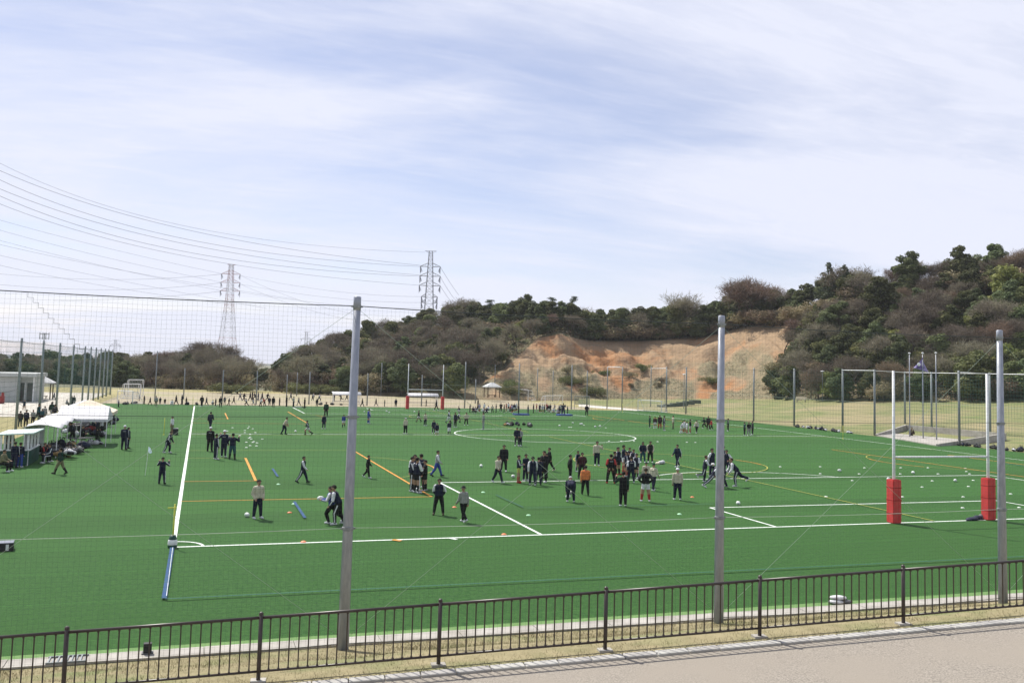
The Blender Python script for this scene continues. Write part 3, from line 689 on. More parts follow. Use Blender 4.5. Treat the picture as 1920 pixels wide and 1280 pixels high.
def trunk_mb(h, r0, lean=.0, n=7, limbs=(), seed=0):
    rr = random.Random(seed); g = MB(); pts = []; x = y = 0
    for i in range(n):
        t = i/(n-1); pts.append((lean*h*t*t+rr.uniform(-.02, .02)*h*t, rr.uniform(-.02, .02)*h*t, h*t-.6*(t == 0)))
    g.tube(pts, [r0*(1-.75*i/(n-1)) for i in range(n)], 7)
    for (z, a, ln, up) in limbs:
        k = min(n-2, int(z/h*(n-1))); b = pts[k]; e = (b[0]+math.cos(a)*ln, b[1]+math.sin(a)*ln, b[2]+up)
        mid = ((b[0]+e[0])/2, (b[1]+e[1])/2, (b[2]+e[2])/2-.1*ln+.1); g.tube([b, mid, e], [r0*.42, r0*.28, r0*.1], 5)
    return g
PROTO = {}
def reg(kind, trunk, crown):
    z = np.empty(len(crown.vertices)*3, np.float32); crown.vertices.foreach_get('co', z); PROTO.setdefault(kind, []).append((trunk, crown, float(np.percentile(z[2::3], 99.5))))
def make_evergreen(seed, leafmat, kind, H=10.0, wide=3.6, n=32, size=.28, per=170):
    r = np.random.default_rng(seed); cl = []
    for i in range(n):
        t = r.random()**.8; z = H*(.17+.79*t); w = wide*math.sin(min(1, (1.12-t)*1.25)*math.pi/2)*(.5+.5*min(1, t*3)); a = r.uniform(0, 2*np.pi); q = w*math.sqrt(r.random())
        rad = r.uniform(1.0, 1.75)*(1.0-.25*t); cl.append(((q*math.cos(a), q*math.sin(a), z), (rad*1.15, rad*1.15, rad*.85)))
    cl.append(((0, 0, H*.55), (wide*.62, wide*.62, H*.30)))
    P, N = clumps_to_pts(cl, per, r); V, F = leaves(P, N, size, r)
    lim = [(H*r.uniform(.2, .6), r.uniform(0, 6.3), r.uniform(1.2, 2.6), r.uniform(.8, 2.2)) for _ in range(6)]
    reg(kind, trunk_mb(H*.8, .22, r.uniform(-.06, .06), 7, lim, seed).mesh('trunk', M['bark'], True), npmesh('crown', V, F, leafmat))
def make_conifer(seed, H=11.0):
    r = np.random.default_rng(seed); cl = []
    for i in range(26):
        t = i/25; z = H*(.16+.82*t); w = 2.5*(1-t)**.75+.15
        for k in range(max(2, int(6*(1-t)))):
            a = r.uniform(0, 6.3); q = w*r.uniform(.45, 1); cl.append(((q*math.cos(a), q*math.sin(a), z-.25*q), (.75*(1.1-t*.6), .75*(1.1-t*.6), .42)))
    P, N = clumps_to_pts(cl, 105, r, .2); V, F = leaves(P, N, .24, r, .5)
    reg('conifer', trunk_mb(H*.93, .2, 0, 7, (), seed).mesh('trunk', M['bark'], True), npmesh('crown', V, F, M['conif']))
def make_pine(seed, H=11.0):
    r = np.random.default_rng(seed); cl = []; lean = r.uniform(-.12, .12); lim = []
    for i in range(8):
        t = .62+.38*i/7; a = r.uniform(0, 6.3); q = r.uniform(.8, 2.7)*(1.25-t); z = H*t
        cl.append(((lean*H*t*t+q*math.cos(a), q*math.sin(a), z), (r.uniform(1.0, 1.6), r.uniform(1.0, 1.6), .38))); lim.append((H*t*.88, a, q, H*.06))
    P, N = clumps_to_pts(cl, 230, r, .1); V, F = leaves(P, N+np.array([0, 0, 1.0]), .24, r, .4)
    reg('pine', trunk_mb(H, .17, lean, 9, lim, seed).mesh('trunk', M['bark'], True), npmesh('crown', V, F, M['pine']))
def make_light(seed, H=8.5):
    r = np.random.default_rng(seed); cl = []
    for i in range(20):
        t = r.random(); z = H*(.2+.74*t); a = r.uniform(0, 6.3); q = 2.7*math.sqrt(r.random())*math.sin(min(1, (1.1-t)*1.4)*1.57); rad = r.uniform(.7, 1.25)
        cl.append(((q*math.cos(a), q*math.sin(a), z), (rad*1.2, rad*1.2, rad*.75)))
    P, N = clumps_to_pts(cl, 190, r, .3); V, F = leaves(P, N, .27, r, .42, .9)
    lim = [(H*r.uniform(.15, .5), r.uniform(0, 6.3), r.uniform(1.0, 2.2), r.uniform(1.0, 2.6)) for _ in range(6)]
    reg('light', trunk_mb(H*.8, .14, .05, 7, lim, seed).mesh('trunk', M['bark'], True), npmesh('crown', V, F, M['light']))
def make_bare(seed, H=9.5, m=None, kind='bare', spread=.62, twigs=2600):
    rr = random.Random(seed); r = np.random.default_rng(seed); g = MB(); tips = []
    g.cur = 0
    def grow(p, d, ln, rad, lev):
        q = p+d*ln; mid = (p+q)/2+Vector((rr.uniform(-.06, .06), rr.uniform(-.06, .06), rr.uniform(-.03, .06)))*ln
        g.tube([p, mid, q], [rad, rad*.85, rad*.68], 5 if lev < 2 else 3, cap=False)
        if lev >= 2: tips.append((np.array(mid), np.array(q), ln))
        if lev == 5: return
        for k in range(3 if lev < 4 else 2):
            ax = Vector((rr.gauss(0, 1), rr.gauss(0, 1), rr.gauss(0, .5)+.22)).normalized()
            nd = (d*(1-spread*.55)+ax*spread).normalized(); nd.z = max(nd.z, -.1); grow(q, nd.normalized(), ln*rr.uniform(.62, .84), rad*.62, lev+1)
    base = Vector((0, 0, -.6))
    grow(base, Vector((rr.uniform(-.08, .08), rr.uniform(-.08, .08), 1)).normalized(), H*.27, .17, 0)
    tk = g.mesh('trunk', M['bark_pale'] if seed % 3 == 0 else M['bark'])
    A = np.array([t[1] for t in tips]); Lg = np.array([t[2] for t in tips]); idx = r.integers(0, len(A), twigs)
    c = A[idx]+r.normal(0, .33, (twigs, 3)); dr = unit(r.normal(0, 1, (twigs, 3))+np.array([0, 0, .5])+unit(c-np.array([0, 0, H*.45]))*.8); ln = r.uniform(.35, .95, twigs)[:, None]
    side = unit(np.cross(dr, r.normal(0, 1, (twigs, 3))))*.030
    V = np.stack([c-side, c+side, c+dr*ln+side*.3, c+dr*ln-side*.3], 1).reshape(-1, 3)
    reg(kind, tk, npmesh('crown', V, np.arange(4*twigs).reshape(-1, 4), m or M['twig']))
def make_brush(seed, H=3.6, m=None, kind='brush', n=3000):
    r = np.random.default_rng(seed); g = MB(); 
    for k in range(7):
        a = r.uniform(0, 6.3); q = r.uniform(.5, 1.6); g.tube([(0, 0, -.4), (q*.5*math.cos(a), q*.5*math.sin(a), H*.4), (q*math.cos(a), q*math.sin(a), H*.8)], [.06, .04, .015], 4)
    cl = [((r.normal(0, 1.0), r.normal(0, 1.0), H*r.uniform(.3, .72)), (r.uniform(.8, 1.5), r.uniform(.8, 1.5), r.uniform(.6, 1.1))) for _ in range(10)]
    P, N = clumps_to_pts(cl, 170, r, .35); V, F = leaves(P, N, .24, r, .20, 1.2)
    reg(kind, g.mesh('trunk', M['bark']), npmesh('crown', V, F, m or M['brush']))
for s in range(5): make_evergreen(20+s, M['ever'], 'evergreen', H=10+.6*s, wide=3.2+.25*s)
for s in range(3): make_evergreen(40+s, M['ever2'], 'olive', H=9.5, wide=3.4, size=.27)
for s in range(2): make_conifer(60+s)
for s in range(3): make_pine(70+s)
for s in range(3): make_light(80+s)
for s in range(6): make_bare(90+s, spread=.55+.04*(s % 3))
for s in range(2): make_bare(110+s, m=M['twig_red'], kind='red', spread=.5, twigs=3600)
for s in range(4): make_brush(120+s)
for s in range(3): make_brush(130+s, H=2.4, m=M['ever2'], kind='shrub')
PH_ = {'evergreen': 10.6, 'olive': 9.4, 'conifer': 11.2, 'pine': 11.3, 'light': 8.4, 'bare': 9.4, 'red': 9.4, 'brush': 3.3, 'shrub': 2.3}
NAMES = {'evergreen': ('evergreen_tree', 'dark evergreen tree', 'tree'), 'olive': ('evergreen_tree', 'olive broadleaf tree', 'tree'), 'conifer': ('conifer_tree', 'dark narrow conifer', 'tree'), 'pine': ('pine_tree', 'pine with flat layered pads', 'tree'),
         'light': ('leafy_tree', 'yellow green tree', 'tree'), 'bare': ('bare_tree', 'bare brown tree', 'tree'), 'red': ('bare_tree', 'bare reddish tree', 'tree'), 'brush': ('brush_bush', 'tan bare bush', 'bush'), 'shrub': ('shrub', 'rounded green shrub', 'shrub')}
def tree(kind, loc, h, label, group, var=None, wide=1.0):
    lst = PROTO[kind]; tk, cr, ph = lst[(random.randrange(len(lst)) if var is None else var % len(lst))]
    s = h/ph; nm, _, cat = NAMES[kind]
    root = thing(nm, label, cat, loc, random.uniform(0, 6.28), group); root.scale = (s*wide, s*wide, s)
    link('trunk', tk, root); link('crown', cr, root); return root
def zone(u, t):
    if u < 250: a = 'on flat ground behind the left net'
    elif u < 330: a = 'on the low hill behind the white frames'
    elif u < 400: a = 'on the hill left of the red tower'
    elif u < 490: a = 'on the low hill under the red tower'
    elif u < 600: a = 'at the left end of the middle hill'
    elif u < 700: a = 'on the middle hill behind the nearest pole'
    elif u < 800: a = 'on the middle hill below the grey tower'
    elif u < 880: a = 'on the middle hill above the far goal'
    elif u < 960: a = 'on the middle hill above the gazebo'
    elif u < 1060: a = 'behind the mound of the cut slope'
    elif u < 1160: a = 'behind the left half of the cut slope'
    elif u < 1270: a = 'behind the middle of the cut slope'
    elif u < 1380: a = 'behind the right half of the cut slope'
    elif u < 1470: a = 'at the top right of the cut slope'
    elif u < 1560: a = 'on the right hill beside the cut slope'
    elif u < 1650: a = 'on the right hill behind the net rail'
    elif u < 1760: a = 'on the right hill above the flagpoles'
    elif u < 1860: a = 'on the right hill above the goal posts'
    else: a = 'on the right hill at the picture edge'
    b = 'low' if t < .3 else 'midway' if t < .72 else 'high' if t < 1.0 else 'topmost'
    return a, b
SZ = lambda h: 'small ' if h < 5.5 else '' if h < 9 else 'tall '
placed = []
def add_tree(kind, u, t, h, special=None, wide=1.0, var=None):
    p = hill_point(np.array([u]), np.array([t]))[0]; a, b = zone(u, t)
    lab = special or ('%s%s %s, %s' % (SZ(h) if kind not in ('brush', 'shrub') else '', NAMES[kind][1], a, b))
    placed.append((p[0], p[1])); return tree(kind, p-np.array([0, 0, .15]), h, lab, None if special else 'trees and bushes '+a, var, wide)
# landmark trees
LM = [('olive', 806, .97, 590, 'olive tree at the foot of the grey tower', 1.3), ('bare', 648, .97, 622, 'bare tree hiding the ridge left of the nearest pole', 1.4), ('red', 1408, 1.02, 519, 'broad reddish brown tree standing tall at the right top of the cut slope', 1.15), ('bare', 1382, 1.05, 523, 'wide bare tree spreading left of the reddish brown tree', 1.3),
      ('evergreen', 1705, 1.0, 472, 'domed dark evergreen, leftmost of the three tall ones on the right ridge', 1.05), ('evergreen', 1798, 1.0, 462, 'pointed dark evergreen in the middle of the right ridge', .95),
      ('evergreen', 1868, 1.04, 457, 'dark evergreen at the highest point of the right ridge', 1.0), ('light', 1890, .72, 497, 'large fresh green tree near the right picture edge', 1.25),
      ('light', 1675, .33, 618, 'yellow green tree above the flagpoles', 1.25), ('light', 1605, .26, 650, 'small yellow green tree left of the flagpoles', 1.1), ('evergreen', 1650, .62, 520, 'clumpy dark evergreen below the ridge of the right hill', 1.1),
      ('evergreen', 1572, .52, 565, 'pale edged evergreen halfway up the right hill', 1.2), ('conifer', 1553, 1.02, 492, 'narrow dark conifer on the ridge left of the bare skyline trees', 1.3), ('conifer', 1582, 1.02, 497, 'second narrow conifer on the ridge left of the bare skyline trees', 1.3),
      ('bare', 1600, 1.06, 498, 'pale bare tree on the right ridge beside two conifers', 1.2), ('bare', 1630, 1.05, 505, 'pale bare tree sloping down the ridge from the conifers', 1.2),
      ('evergreen', 985, 1.12, 552, 'round topped dark evergreen above the gazebo', .9), ('pine', 1037, 1.10, 556, 'wide flat topped pine on the skyline above the mound', 1.2), ('pine', 1070, 1.10, 554, 'small tilted pine right of the wide flat pine', .9),
      ('pine', 915, 1.06, 560, 'low arched pine on the skyline right of the grey tower', 1.2), ('bare', 855, 1.05, 556, 'pale bare tree on the skyline just right of the grey tower', 1.3), ('bare', 880, 1.05, 560, 'thin bare tree second right of the grey tower', 1.0),
      ('bare', 728, 1.02, 596, 'pale fan shaped bare tree on the skyline right of the nearest pole', 1.15), ('olive', 688, 1.0, 600, 'rounded olive tree on the skyline beside the nearest pole', 1.0), ('bare', 386, 1.0, 638, 'wide bare tree on the low left hill beside the red tower', 1.4), ('bare', 410, 1.0, 642, 'dense bare tree at the foot of the red tower', 1.3),
      ('evergreen', 341, .6, 672, 'dark green shrubby tree in the low left hill', .8), ('light', 427, .06, 700, 'yellow green tree at the foot of the low left hill', 1.2), ('evergreen', 593, .12, 676, 'large dark evergreen at the foot of the middle hill', 1.6), ('bare', 866, .45, 615, 'big bare tree in front of the dark wood above the far goal', 1.5),
      ('bare', 1258, 1.08, 547, 'bare round tree rising above the wood behind the cut slope', 1.2), ('evergreen', 1490, .42, 640, 'dark evergreen at the right edge of the cut slope', 1.2), ('evergreen', 1462, .16, 690, 'low dark evergreen at the bottom right of the cut slope', 1.4)]
for k, u, t, vt, lab, wd in LM:
    p = hill_point(np.array([u]), np.array([t]))[0]; h = (PJ(p)[1]-vt)*DEP(p)/FPX
    add_tree(k, u, t, max(3.0, h), lab, wd)
def pick(ws):
    ks = list(ws); return random.choices(ks, [ws[k] for k in ks])[0]
# skyline row follows the ridge
u = -60
while u < 2010:
    vt = float(np.interp(u, US, VT)); t = random.uniform(.98, 1.16)
    if u > 476 and u < 512: u += 16; continue
    p = hill_point(np.array([u]), np.array([t]))[0]; h = (PJ(p)[1]-vt)*DEP(p)/FPX*random.uniform(.74, .99)
    if u < 250: ws = dict(evergreen=6, bare=2, olive=2)
    elif u < 500: ws = dict(bare=7, evergreen=2, red=1)
    elif u < 940: ws = dict(bare=4, olive=4, evergreen=2)
    elif u < 1390: ws = dict(evergreen=6, olive=2, bare=2, pine=1)
    else: ws = dict(bare=5, evergreen=3, red=1, olive=1)
    add_tree(pick(ws), u, t, float(np.clip(h, 3.5, 13)), wide=1.1)
    u += random.uniform(13, 21)*(1.25 if u > 1500 else 1)
# wood behind the cut
for u in np.arange(880, 1420, 15):
    t = 1.18+.3*random.random(); u = u+random.uniform(-6, 6); p = hill_point(np.array([u]), np.array([t]))[0]; h = (PJ(p)[1]-float(np.interp(u, US, VT)))*DEP(p)/FPX
    add_tree(pick(dict(evergreen=5, olive=3, bare=1.4)), u, t, h*random.uniform(.72, .96))
for u in np.arange(870, 1440, 22):
    add_tree(pick(dict(evergreen=3, olive=2, brush=2)), u+random.uniform(-8, 8), 1.5+.5*random.random(), random.uniform(3, 5.5), wide=1.5)
for u in np.concatenate([np.arange(256, 474, 13), np.arange(520, 880, 12), np.arange(880, 1440, 9), np.arange(1440, 2000, 15)]):
    add_tree(pick(dict(brush=5, olive=1.5, evergreen=1)), u+random.uniform(-5, 5), random.uniform(1.04, 1.14) if 960 < u < 1420 else random.uniform(.93, 1.03), random.uniform(2.8, 5.2), wide=1.6)
# slopes
cnt = 0
for u0 in np.arange(-40, 2000, 25):
    for t0 in np.arange(.03, .98, .145):
        u = u0+random.uniform(-12, 12); t = t0+random.uniform(-.06, .06)
        p = hill_point(np.array([u]), np.array([t]))[0]; q = PJ(p)
        if inpoly(q[0], q[1], EARTH): continue
        if inpoly(q[0], q[1]-18, EARTH) and u > 1380 and t < .9 and random.random() < .5: continue
        if 478 < u < 520 or (u < 240 and t > .55): continue
        top = float(np.interp(u, US, VT)); maxh = (q[1]-top)*DEP(p)/FPX
        if u < 250: ws = dict(evergreen=4, bare=3, olive=2, brush=2)
        elif u < 500: ws = dict(bare=6, brush=6, evergreen=1.0, olive=1)
        elif u < 960: ws = dict(bare=5.2, brush=3.0, olive=2.8, evergreen=2.8, light=.6)
        else: ws = dict(bare=3.2, brush=2.4, evergreen=4.0, olive=3.4, light=2.2, red=.5)
        k = pick(ws); h = dict(bare=8, red=7.5, evergreen=7.2, olive=6.5, light=5.5, brush=4.2)[k]*random.uniform(.72, 1.15)
        if t > .7: h *= .85
        add_tree(k, u, t, float(min(h, max(3, maxh*.93))), wide=1.12); cnt += 1
# hedges and shrubs at the foot
for i, (u, v, h, w) in enumerate([(425, 737, 1.9, 1.7), (447, 738, 1.7, 1.5), (575, 738, 2.1, 1.8), (598, 739, 1.9, 1.6), (615, 740, 1.6, 1.5), (720, 740, 1.9, 1.8), (738, 741, 1.8, 1.6), (755, 741, 1.5, 1.5), (682, 738, 2.6, 1.2), (893, 744, 1.8, 1.9)]):
    p = G(u, v); tree('shrub', p, h*1.1, 'clipped round green shrub, %s from the left along the foot of the hills' % ordn[i], 'clipped shrubs', i, w)
# scrub on the cut slope
for i in range(16):
    u = random.uniform(930, 1450); t = random.uniform(.02, .5)**1.1
    p = hill_point(np.array([u]), np.array([t]))[0]; q = PJ(p)
    if not inpoly(q[0], q[1], EARTH): continue
    tree('brush' if random.random() < .6 else 'shrub', p-np.array([0, 0, .1]), random.uniform(1.0, 2.2), 'grey green scrub bush %s the bare cut slope' % ('at the foot of' if t < .15 else 'low on' if t < .3 else 'halfway up'), 'scrub on the cut slope', None, 1.3)
# uncountable undergrowth covering the hillsides
def carpet(n, lo_u, hi_u, lo_t, hi_t, size, keep, seed, lift):
    r = np.random.default_rng(seed); u = r.uniform(lo_u, hi_u, n); t = r.uniform(lo_t, hi_t, n); X = hill_point(u, t); q = PJ(X)
    k = keep(q[:, 0], q[:, 1], u, t, r); X = X[k]; X[:, 2] += r.uniform(-.1, lift, len(X))**1.0
    return leaves(X, np.tile([0, 0, 1.0], (len(X), 1)), size, r, .35, 1.1)
V, F = carpet(60000, -80, 2000, 0, 1.3, .42, lambda a, b, u, t, r: ~inpoly(a, b, EARTH), 301, 1.5)
tag(link('undergrowth', npmesh('undergrowth', V, F, M['under'])), 'brown green undergrowth covering the wooded hillsides', 'undergrowth', kind='stuff')
V, F = carpet(22000, 860, 1500, 0, .62, .15, lambda a, b, u, t, r: inpoly(a, b, EARTH) & ((vnoise(u, t*150, 30, 9)-.5)*2.2+(.40-t)*2.2 > .55), 302, .35)
tag(link('slope_scrub', npmesh('slope_scrub', V, F, M['scrub'])), 'low grey green scrub growing in patches on the cut slope', 'scrub', kind='stuff')

# ================================================================== equipment and structures
def rugby_posts(name, label, y, top, padm):
    t = thing(name, label, 'goal posts', (0, y, 0))
    for x in (-2.8, 2.8):
        g = MB(); g.tube([(x, 0, -.3), (x, 0, 3.0), (x, 0, top)], [.075, .068, .06], 12); g.build('upright', M['white'], t, True)
        g = MB(); g.box((x, 0, 1.0), (.47, .47, 1.96)); bm = bmesh.new(); bm.from_mesh(g.mesh('pad', padm)); bmesh.ops.bevel(bm, geom=bm.edges[:], offset=.03, segments=2, affect='EDGES')
        me = bpy.data.meshes.new('pad'); bm.to_mesh(me); me.materials.append(padm); po = link('pad', me, t)
        for zz_ in (.45, 1.05, 1.62): g = MB(); g.box((x, 0, zz_), (.478, .478, .035)); g.build('strap', M['pad_strap'], po)
        g = MB(); g.box((x+.06, -.236, 1.0), (.008, .008, 1.9)); g.box((x, 0, 1.985), (.30, .30, .03)); g.build('seam', M['pad_strap'], po)
    g = MB(); g.tube([(-2.8, 0, 3.0), (2.8, 0, 3.0)], .05, 10); g.build('crossbar', M['white'], t, True)
    return t
rugby_posts('rugby_posts', 'white rugby goal posts with red pads, the nearer pair at the right', 0.0, 6.99, M['red_pad'])
rugby_posts('rugby_posts', 'white rugby goal posts with red pads at the far end', 105.0, 7.0, M['red_pad'])
def flagpole(name, label, u, v, h, bar=False, base=False):
    p = G(u, v); t = thing(name, label, 'marker pole', p, 0, 'corner and line poles')
    g = MB(); g.tube([(0, 0, 0), (.01, 0, h*.5), (.015, 0, h)], [.032, .030, .026], 8); g.build('shaft', M['yellow'], t, True)
    if bar:
        g = MB(); g.tube([(-.22, 0, h-.13), (.08, 0, h-.12)], .022, 6); g.build('bar', M['yellow'], t)
    if base:
        g = MB(); g.lathe([(.15, 0), (.16, .05), (.13, .32), (.10, .42)], 12); g.build('base_pad', M['dkgreen'], t, True)
        g = MB(); g.lathe([(.162, .10), (.165, .12), (.15, .26), (.14, .28)], 12); g.build('white_band', M['white'], t, True)
    else:
        g = MB(); g.lathe([(.09, 0), (.09, .03), (.05, .05)], 10); g.build('foot', M['yellow'], t)
flagpole('corner_pole', 'yellow padded corner pole with a short crossbar and green foot', 323, 1026, 1.5, True, True)
flagpole('corner_pole', 'plain yellow pole by the left halfway line', 307, 815, 1.45)
flagpole('corner_pole', 'yellow pole at the far left corner', 361, 764, 1.5)
flagpole('corner_pole', 'pale yellow pole at the far right corner', 1167, 773, 1.45)
flagpole('corner_pole', 'yellow pole beside the right halfway line', 1580.5, 822.5, 1.46)
p = G(272, 891); t = thing('flag', 'small pale blue and white flag on a thin leaning stick left of the touchline', 'flag', p)
g = MB(); g.tube([(0, 0, 0), (.06, 0, .8), (.10, 0, 1.62)], .012, 5); g.build('stick', M['white'], t)
g = MB(); g.add([(.10, 0, 1.62), (.10, 0, 1.28), (.22, .05, 1.22), (.30, .02, 1.30), (.20, -.04, 1.55)], [(0, 1, 2), (0, 2, 3), (0, 3, 4)]); g.build('cloth', M['flag_w'], t)

# flag plaza
pz = thing('flag_plaza', 'grey concrete flagpole terrace with low walls beside the right touchline', 'terrace')
A, B_, Cc, Dd = G(1643, 817), G(1699, 811), G(1885, 829), G(1757, 836)
g = MB(); g.add([(q[0], q[1], .10) for q in (A, B_, Cc, Dd)]+[(q[0], q[1], -.3) for q in (A, B_, Cc, Dd)], [(3, 2, 1, 0), (0, 1, 5, 4), (1, 2, 6, 5), (2, 3, 7, 6), (3, 0, 4, 7)]); g.build('floor_slab', M['concrete'], pz)
def wall(par, a, b, h0, h1, th=.25, mname='concrete', name='low_wall', z0=-.2):
    a = np.array(a, float); b = np.array(b, float); d = b-a; d[2] = 0; n = np.array([-d[1], d[0], 0])/np.hypot(d[0], d[1])*th/2; g = MB()
    vs = [a-n, b-n, b+n, a+n]; g.add([(q[0], q[1], z0) for q in vs]+[(vs[0][0], vs[0][1], h0), (vs[1][0], vs[1][1], h1), (vs[2][0], vs[2][1], h1), (vs[3][0], vs[3][1], h0)], [(3, 2, 1, 0), (4, 5, 6, 7), (0, 1, 5, 4), (1, 2, 6, 5), (2, 3, 7, 6), (3, 0, 4, 7)])
    return g.build(name, M[mname], par)
wall(pz, A, B_, .22, 1.0); wall(pz, B_, Cc, 1.0, 1.0); wall(pz, Cc, Dd, 1.0, .22)
for i, (u, v) in enumerate([(1706, 820), (1731, 823), (1756, 826)]):
    p = G(u, v); t = thing('flagpole', ['left bare silver flagpole of three', 'middle silver flagpole, the one carrying the flag', 'right bare silver flagpole of three'][i], 'flagpole', p, 0, 'three flagpoles')
    g = MB(); g.tube([(0, 0, 0), (0, 0, 5), (0, 0, 9.65)], [.07, .06, .045], 8); g.build('shaft', M['galv'], t, True)
    g = MB(); g.ell((0, 0, 9.72), (.14, .14, .09), 10, 6); g.build('finial', M['white'], t, True)
p = G(1731, 823); t = thing('hanging_flag', 'drooping purple flag with a pale emblem on the middle flagpole', 'flag', (p[0], p[1], 9.25), -.85); t.scale = (1.25, 1.25, 1.15)
nx, nz = 12, 14; P = np.zeros((nz, nx, 3))
for i in range(nz):
    for j in range(nx):
        s = j/(nx-1); q = i/(nz-1); fold = math.sin(s*10+q*3)*.13*q; xl = -.78*q**1.2; xr = .04+.45*max(0, q-.3)/.7
        P[i, j] = (xl+(xr-xl)*s, fold-.05, -q*(1.05+.42*s))
link('cloth', grid_mesh('cloth', P, M['flag']), t)
g = MB(); g.ell((-.30, -.15, -.72), (.15, .035, .17), 8, 6); g.build('emblem', M['white'], t)

# portable goals
def soccer_goal(label, a, b, h, depth, cat='goal', mesh_sp=.28, group='portable goals'):
    a = np.array(a); b = np.array(b); w = float(np.linalg.norm((b-a)[:2])); t = thing('portable_goal', label, cat, (a[0], a[1], 0), math.atan2(b[1]-a[1], b[0]-a[0]), group)
    R = .06
    for x in (0, w):
        g = MB(); g.tube([(x, 0, 0), (x, 0, h)], R, 8); g.build('post', M['white'], t)
        g = MB(); g.tube([(x, 0, h), (x, depth*.45, h*.96), (x, depth, .05), (x, 0, .05)], R*.7, 6); g.build('side_frame', M['white'], t)
    g = MB(); g.tube([(0, 0, h), (w, 0, h)], R, 8); g.build('crossbar', M['white'], t)
    g = MB(); g.tube([(0, depth, .05), (w, depth, .05)], R*.7, 6); g.build('ground_bar', M['white'], t)
    g = MB()
    prof = [(0, h), (depth*.45, h*.96), (depth, .05)]
    for x in np.arange(0, w+.01, mesh_sp): g.tube([(x, *q) for q in prof], .011, 3, cap=False)
    for k in np.linspace(0, 1, 10):
        y = np.interp(k, [0, .4, 1], [0, depth*.45, depth]); z = np.interp(k, [0, .4, 1], [h, h*.96, .05]); g.tube([(0, y, z), (w, y, z)], .011, 3, cap=False)
        for x in (0, w): g.tube([(x, 0, z), (x, y, z)], .011, 3, cap=False)
    tag(g.build('netting', M['net_white'], t), kind='stuff'); return t
soccer_goal('white portable goal with net at the far right corner of the pitch', G(1196, 770), G(1240, 773), 1.9, 1.6)
soccer_goal('small white goal beyond the far net below the cut slope', G(1022, 757), G(1055, 756), 1.6, 1.2)
soccer_goal('wide white net goal in front of the cut slope right of the gazebo', G(954, 748), G(990, 751), 2.3, 2.0)
soccer_goal('white goal lying with its net behind the tents, lower one', G(220, 755), G(248, 757), 1.8, 1.8)
soccer_goal('white folded goal frame behind the left tents', G(232, 747), G(262, 747), 2.4, 1.6)
soccer_goal('white goal frame stacked highest behind the left tents', G(240, 743), G(268, 743), 2.9, 1.2)
for i, (u0, u1, v) in enumerate([(625, 672, 757), (767, 816, 759)]):
    a, b = G(u0, v), G(u1, v); w = b[0]-a[0]
    t = thing('bench_shelter', ['white curved bench shelter half hidden by the nearest pole', 'white curved bench shelter between the far goal posts'][i], 'shelter', (a[0], a[1], 0), 0, 'bench shelters')
    n = 8; P = np.zeros((2, n, 3))
    for k in range(n):
        q = k/(n-1)*1.35; P[0, k] = (-.2, 1.3-1.5*math.sin(q), 1.25+.75*math.cos(q*.9)); P[1, k] = (w+.2, 1.3-1.5*math.sin(q), 1.25+.75*math.cos(q*.9))
    o = link('roof', grid_mesh('roof', P, M['canvas']), t); sm = o.modifiers.new('th', 'SOLIDIFY'); sm.thickness = .05
    for x in (0, w):
        g = MB(); g.tube([(x, .1, 0), (x, .1, 1.7)], .05, 6); g.build('post', M['white'], t)
        g = MB(); g.tube([(x, 1.2, 0), (x, 1.2, 1.95)], .05, 6); g.build('post', M['white'], t)
    g = MB(); g.box((w/2, .9, .42), (w, .35, .06)); g.build('seat', M['bag_grey'], t)

# gazebos
def gazebo(label, loc, s, h=2.3, roofm='canvas'):
    t = thing('gazebo', label, 'gazebo', loc)
    g = MB(); a = s/2; g.add([(-a, -a, h), (a, -a, h), (a, a, h), (-a, a, h), (-.25, -.25, h+s*.27), (.25, -.25, h+s*.27), (.25, .25, h+s*.27), (-.25, .25, h+s*.27), (-a, -a, h-.14), (a, -a, h-.14), (a, a, h-.14), (-a, a, h-.14)],
        [(0, 1, 5, 4), (1, 2, 6, 5), (2, 3, 7, 6), (3, 0, 4, 7), (4, 5, 6, 7), (8, 9, 1, 0), (9, 10, 2, 1), (10, 11, 3, 2), (11, 8, 0, 3), (11, 10, 9, 8)]); g.build('roof', M[roofm], t)
    for x in (-1, 1):
        for y in (-1, 1): g = MB(); g.box((x*a*.78, y*a*.78, h/2-.1), (.16, .16, h)); g.build('post', M['wood'], t)
    g = MB(); g.box((0, 0, .42), (1.6, .4, .08)); g.box((-.6, 0, .2), (.1, .35, .4)); g.box((.6, 0, .2), (.1, .35, .4)); g.build('bench', M['wood'], t)
p = AT(922, 744, 186); gazebo('small open gazebo with a pale grey hipped roof below the middle hill', (p[0], p[1], max(0, p[2])), 3.2, 2.1, 'wall_pale')
p = G(78, 747); gazebo('white roofed gazebo beside the pale building at the left', p, 3.4, 2.5)

# pale building at the left
bp = G(62, 753); bld = thing('pale_building', 'low pale grey building with flat roof at the left edge', 'building', (bp[0], bp[1], 0))
g = MB(); g.box((-9.6, 4.5, 1.75), (15.4, 9, 3.5)); g.build('wall', M['wall_pale'], bld)
g = MB(); g.box((-8.4, 4.3, 3.78), (17.4, 10.2, .5)); g.build('roof', M['wall_pale'], bld)
g = MB(); g.box((-.95, 5, 1.76), (1.9, 8, 3.52)); g.build('porch_wall', M['wall_pale'], bld)
for k, x in enumerate((-1.75, -.65)):
    g = MB(); g.box((x, .96, 1.35), (.75, .08, 2.6)); d = g.build('door', M['dark_glass'], bld)
    g = MB(); g.box((x+.42, .93, 1.35), (.07, .1, 2.65)); g.build('door_frame', M['white'], d)
g = MB(); g.tube([(-.1, .2, 0), (-.1, .2, 3.5)], .09, 6); g.build('column', M['white'], bld)
q = G(5, 756); rb = thing('vending_box', 'red and blue box standing against the pale building', 'box', (q[0]-.4, q[1], 0))
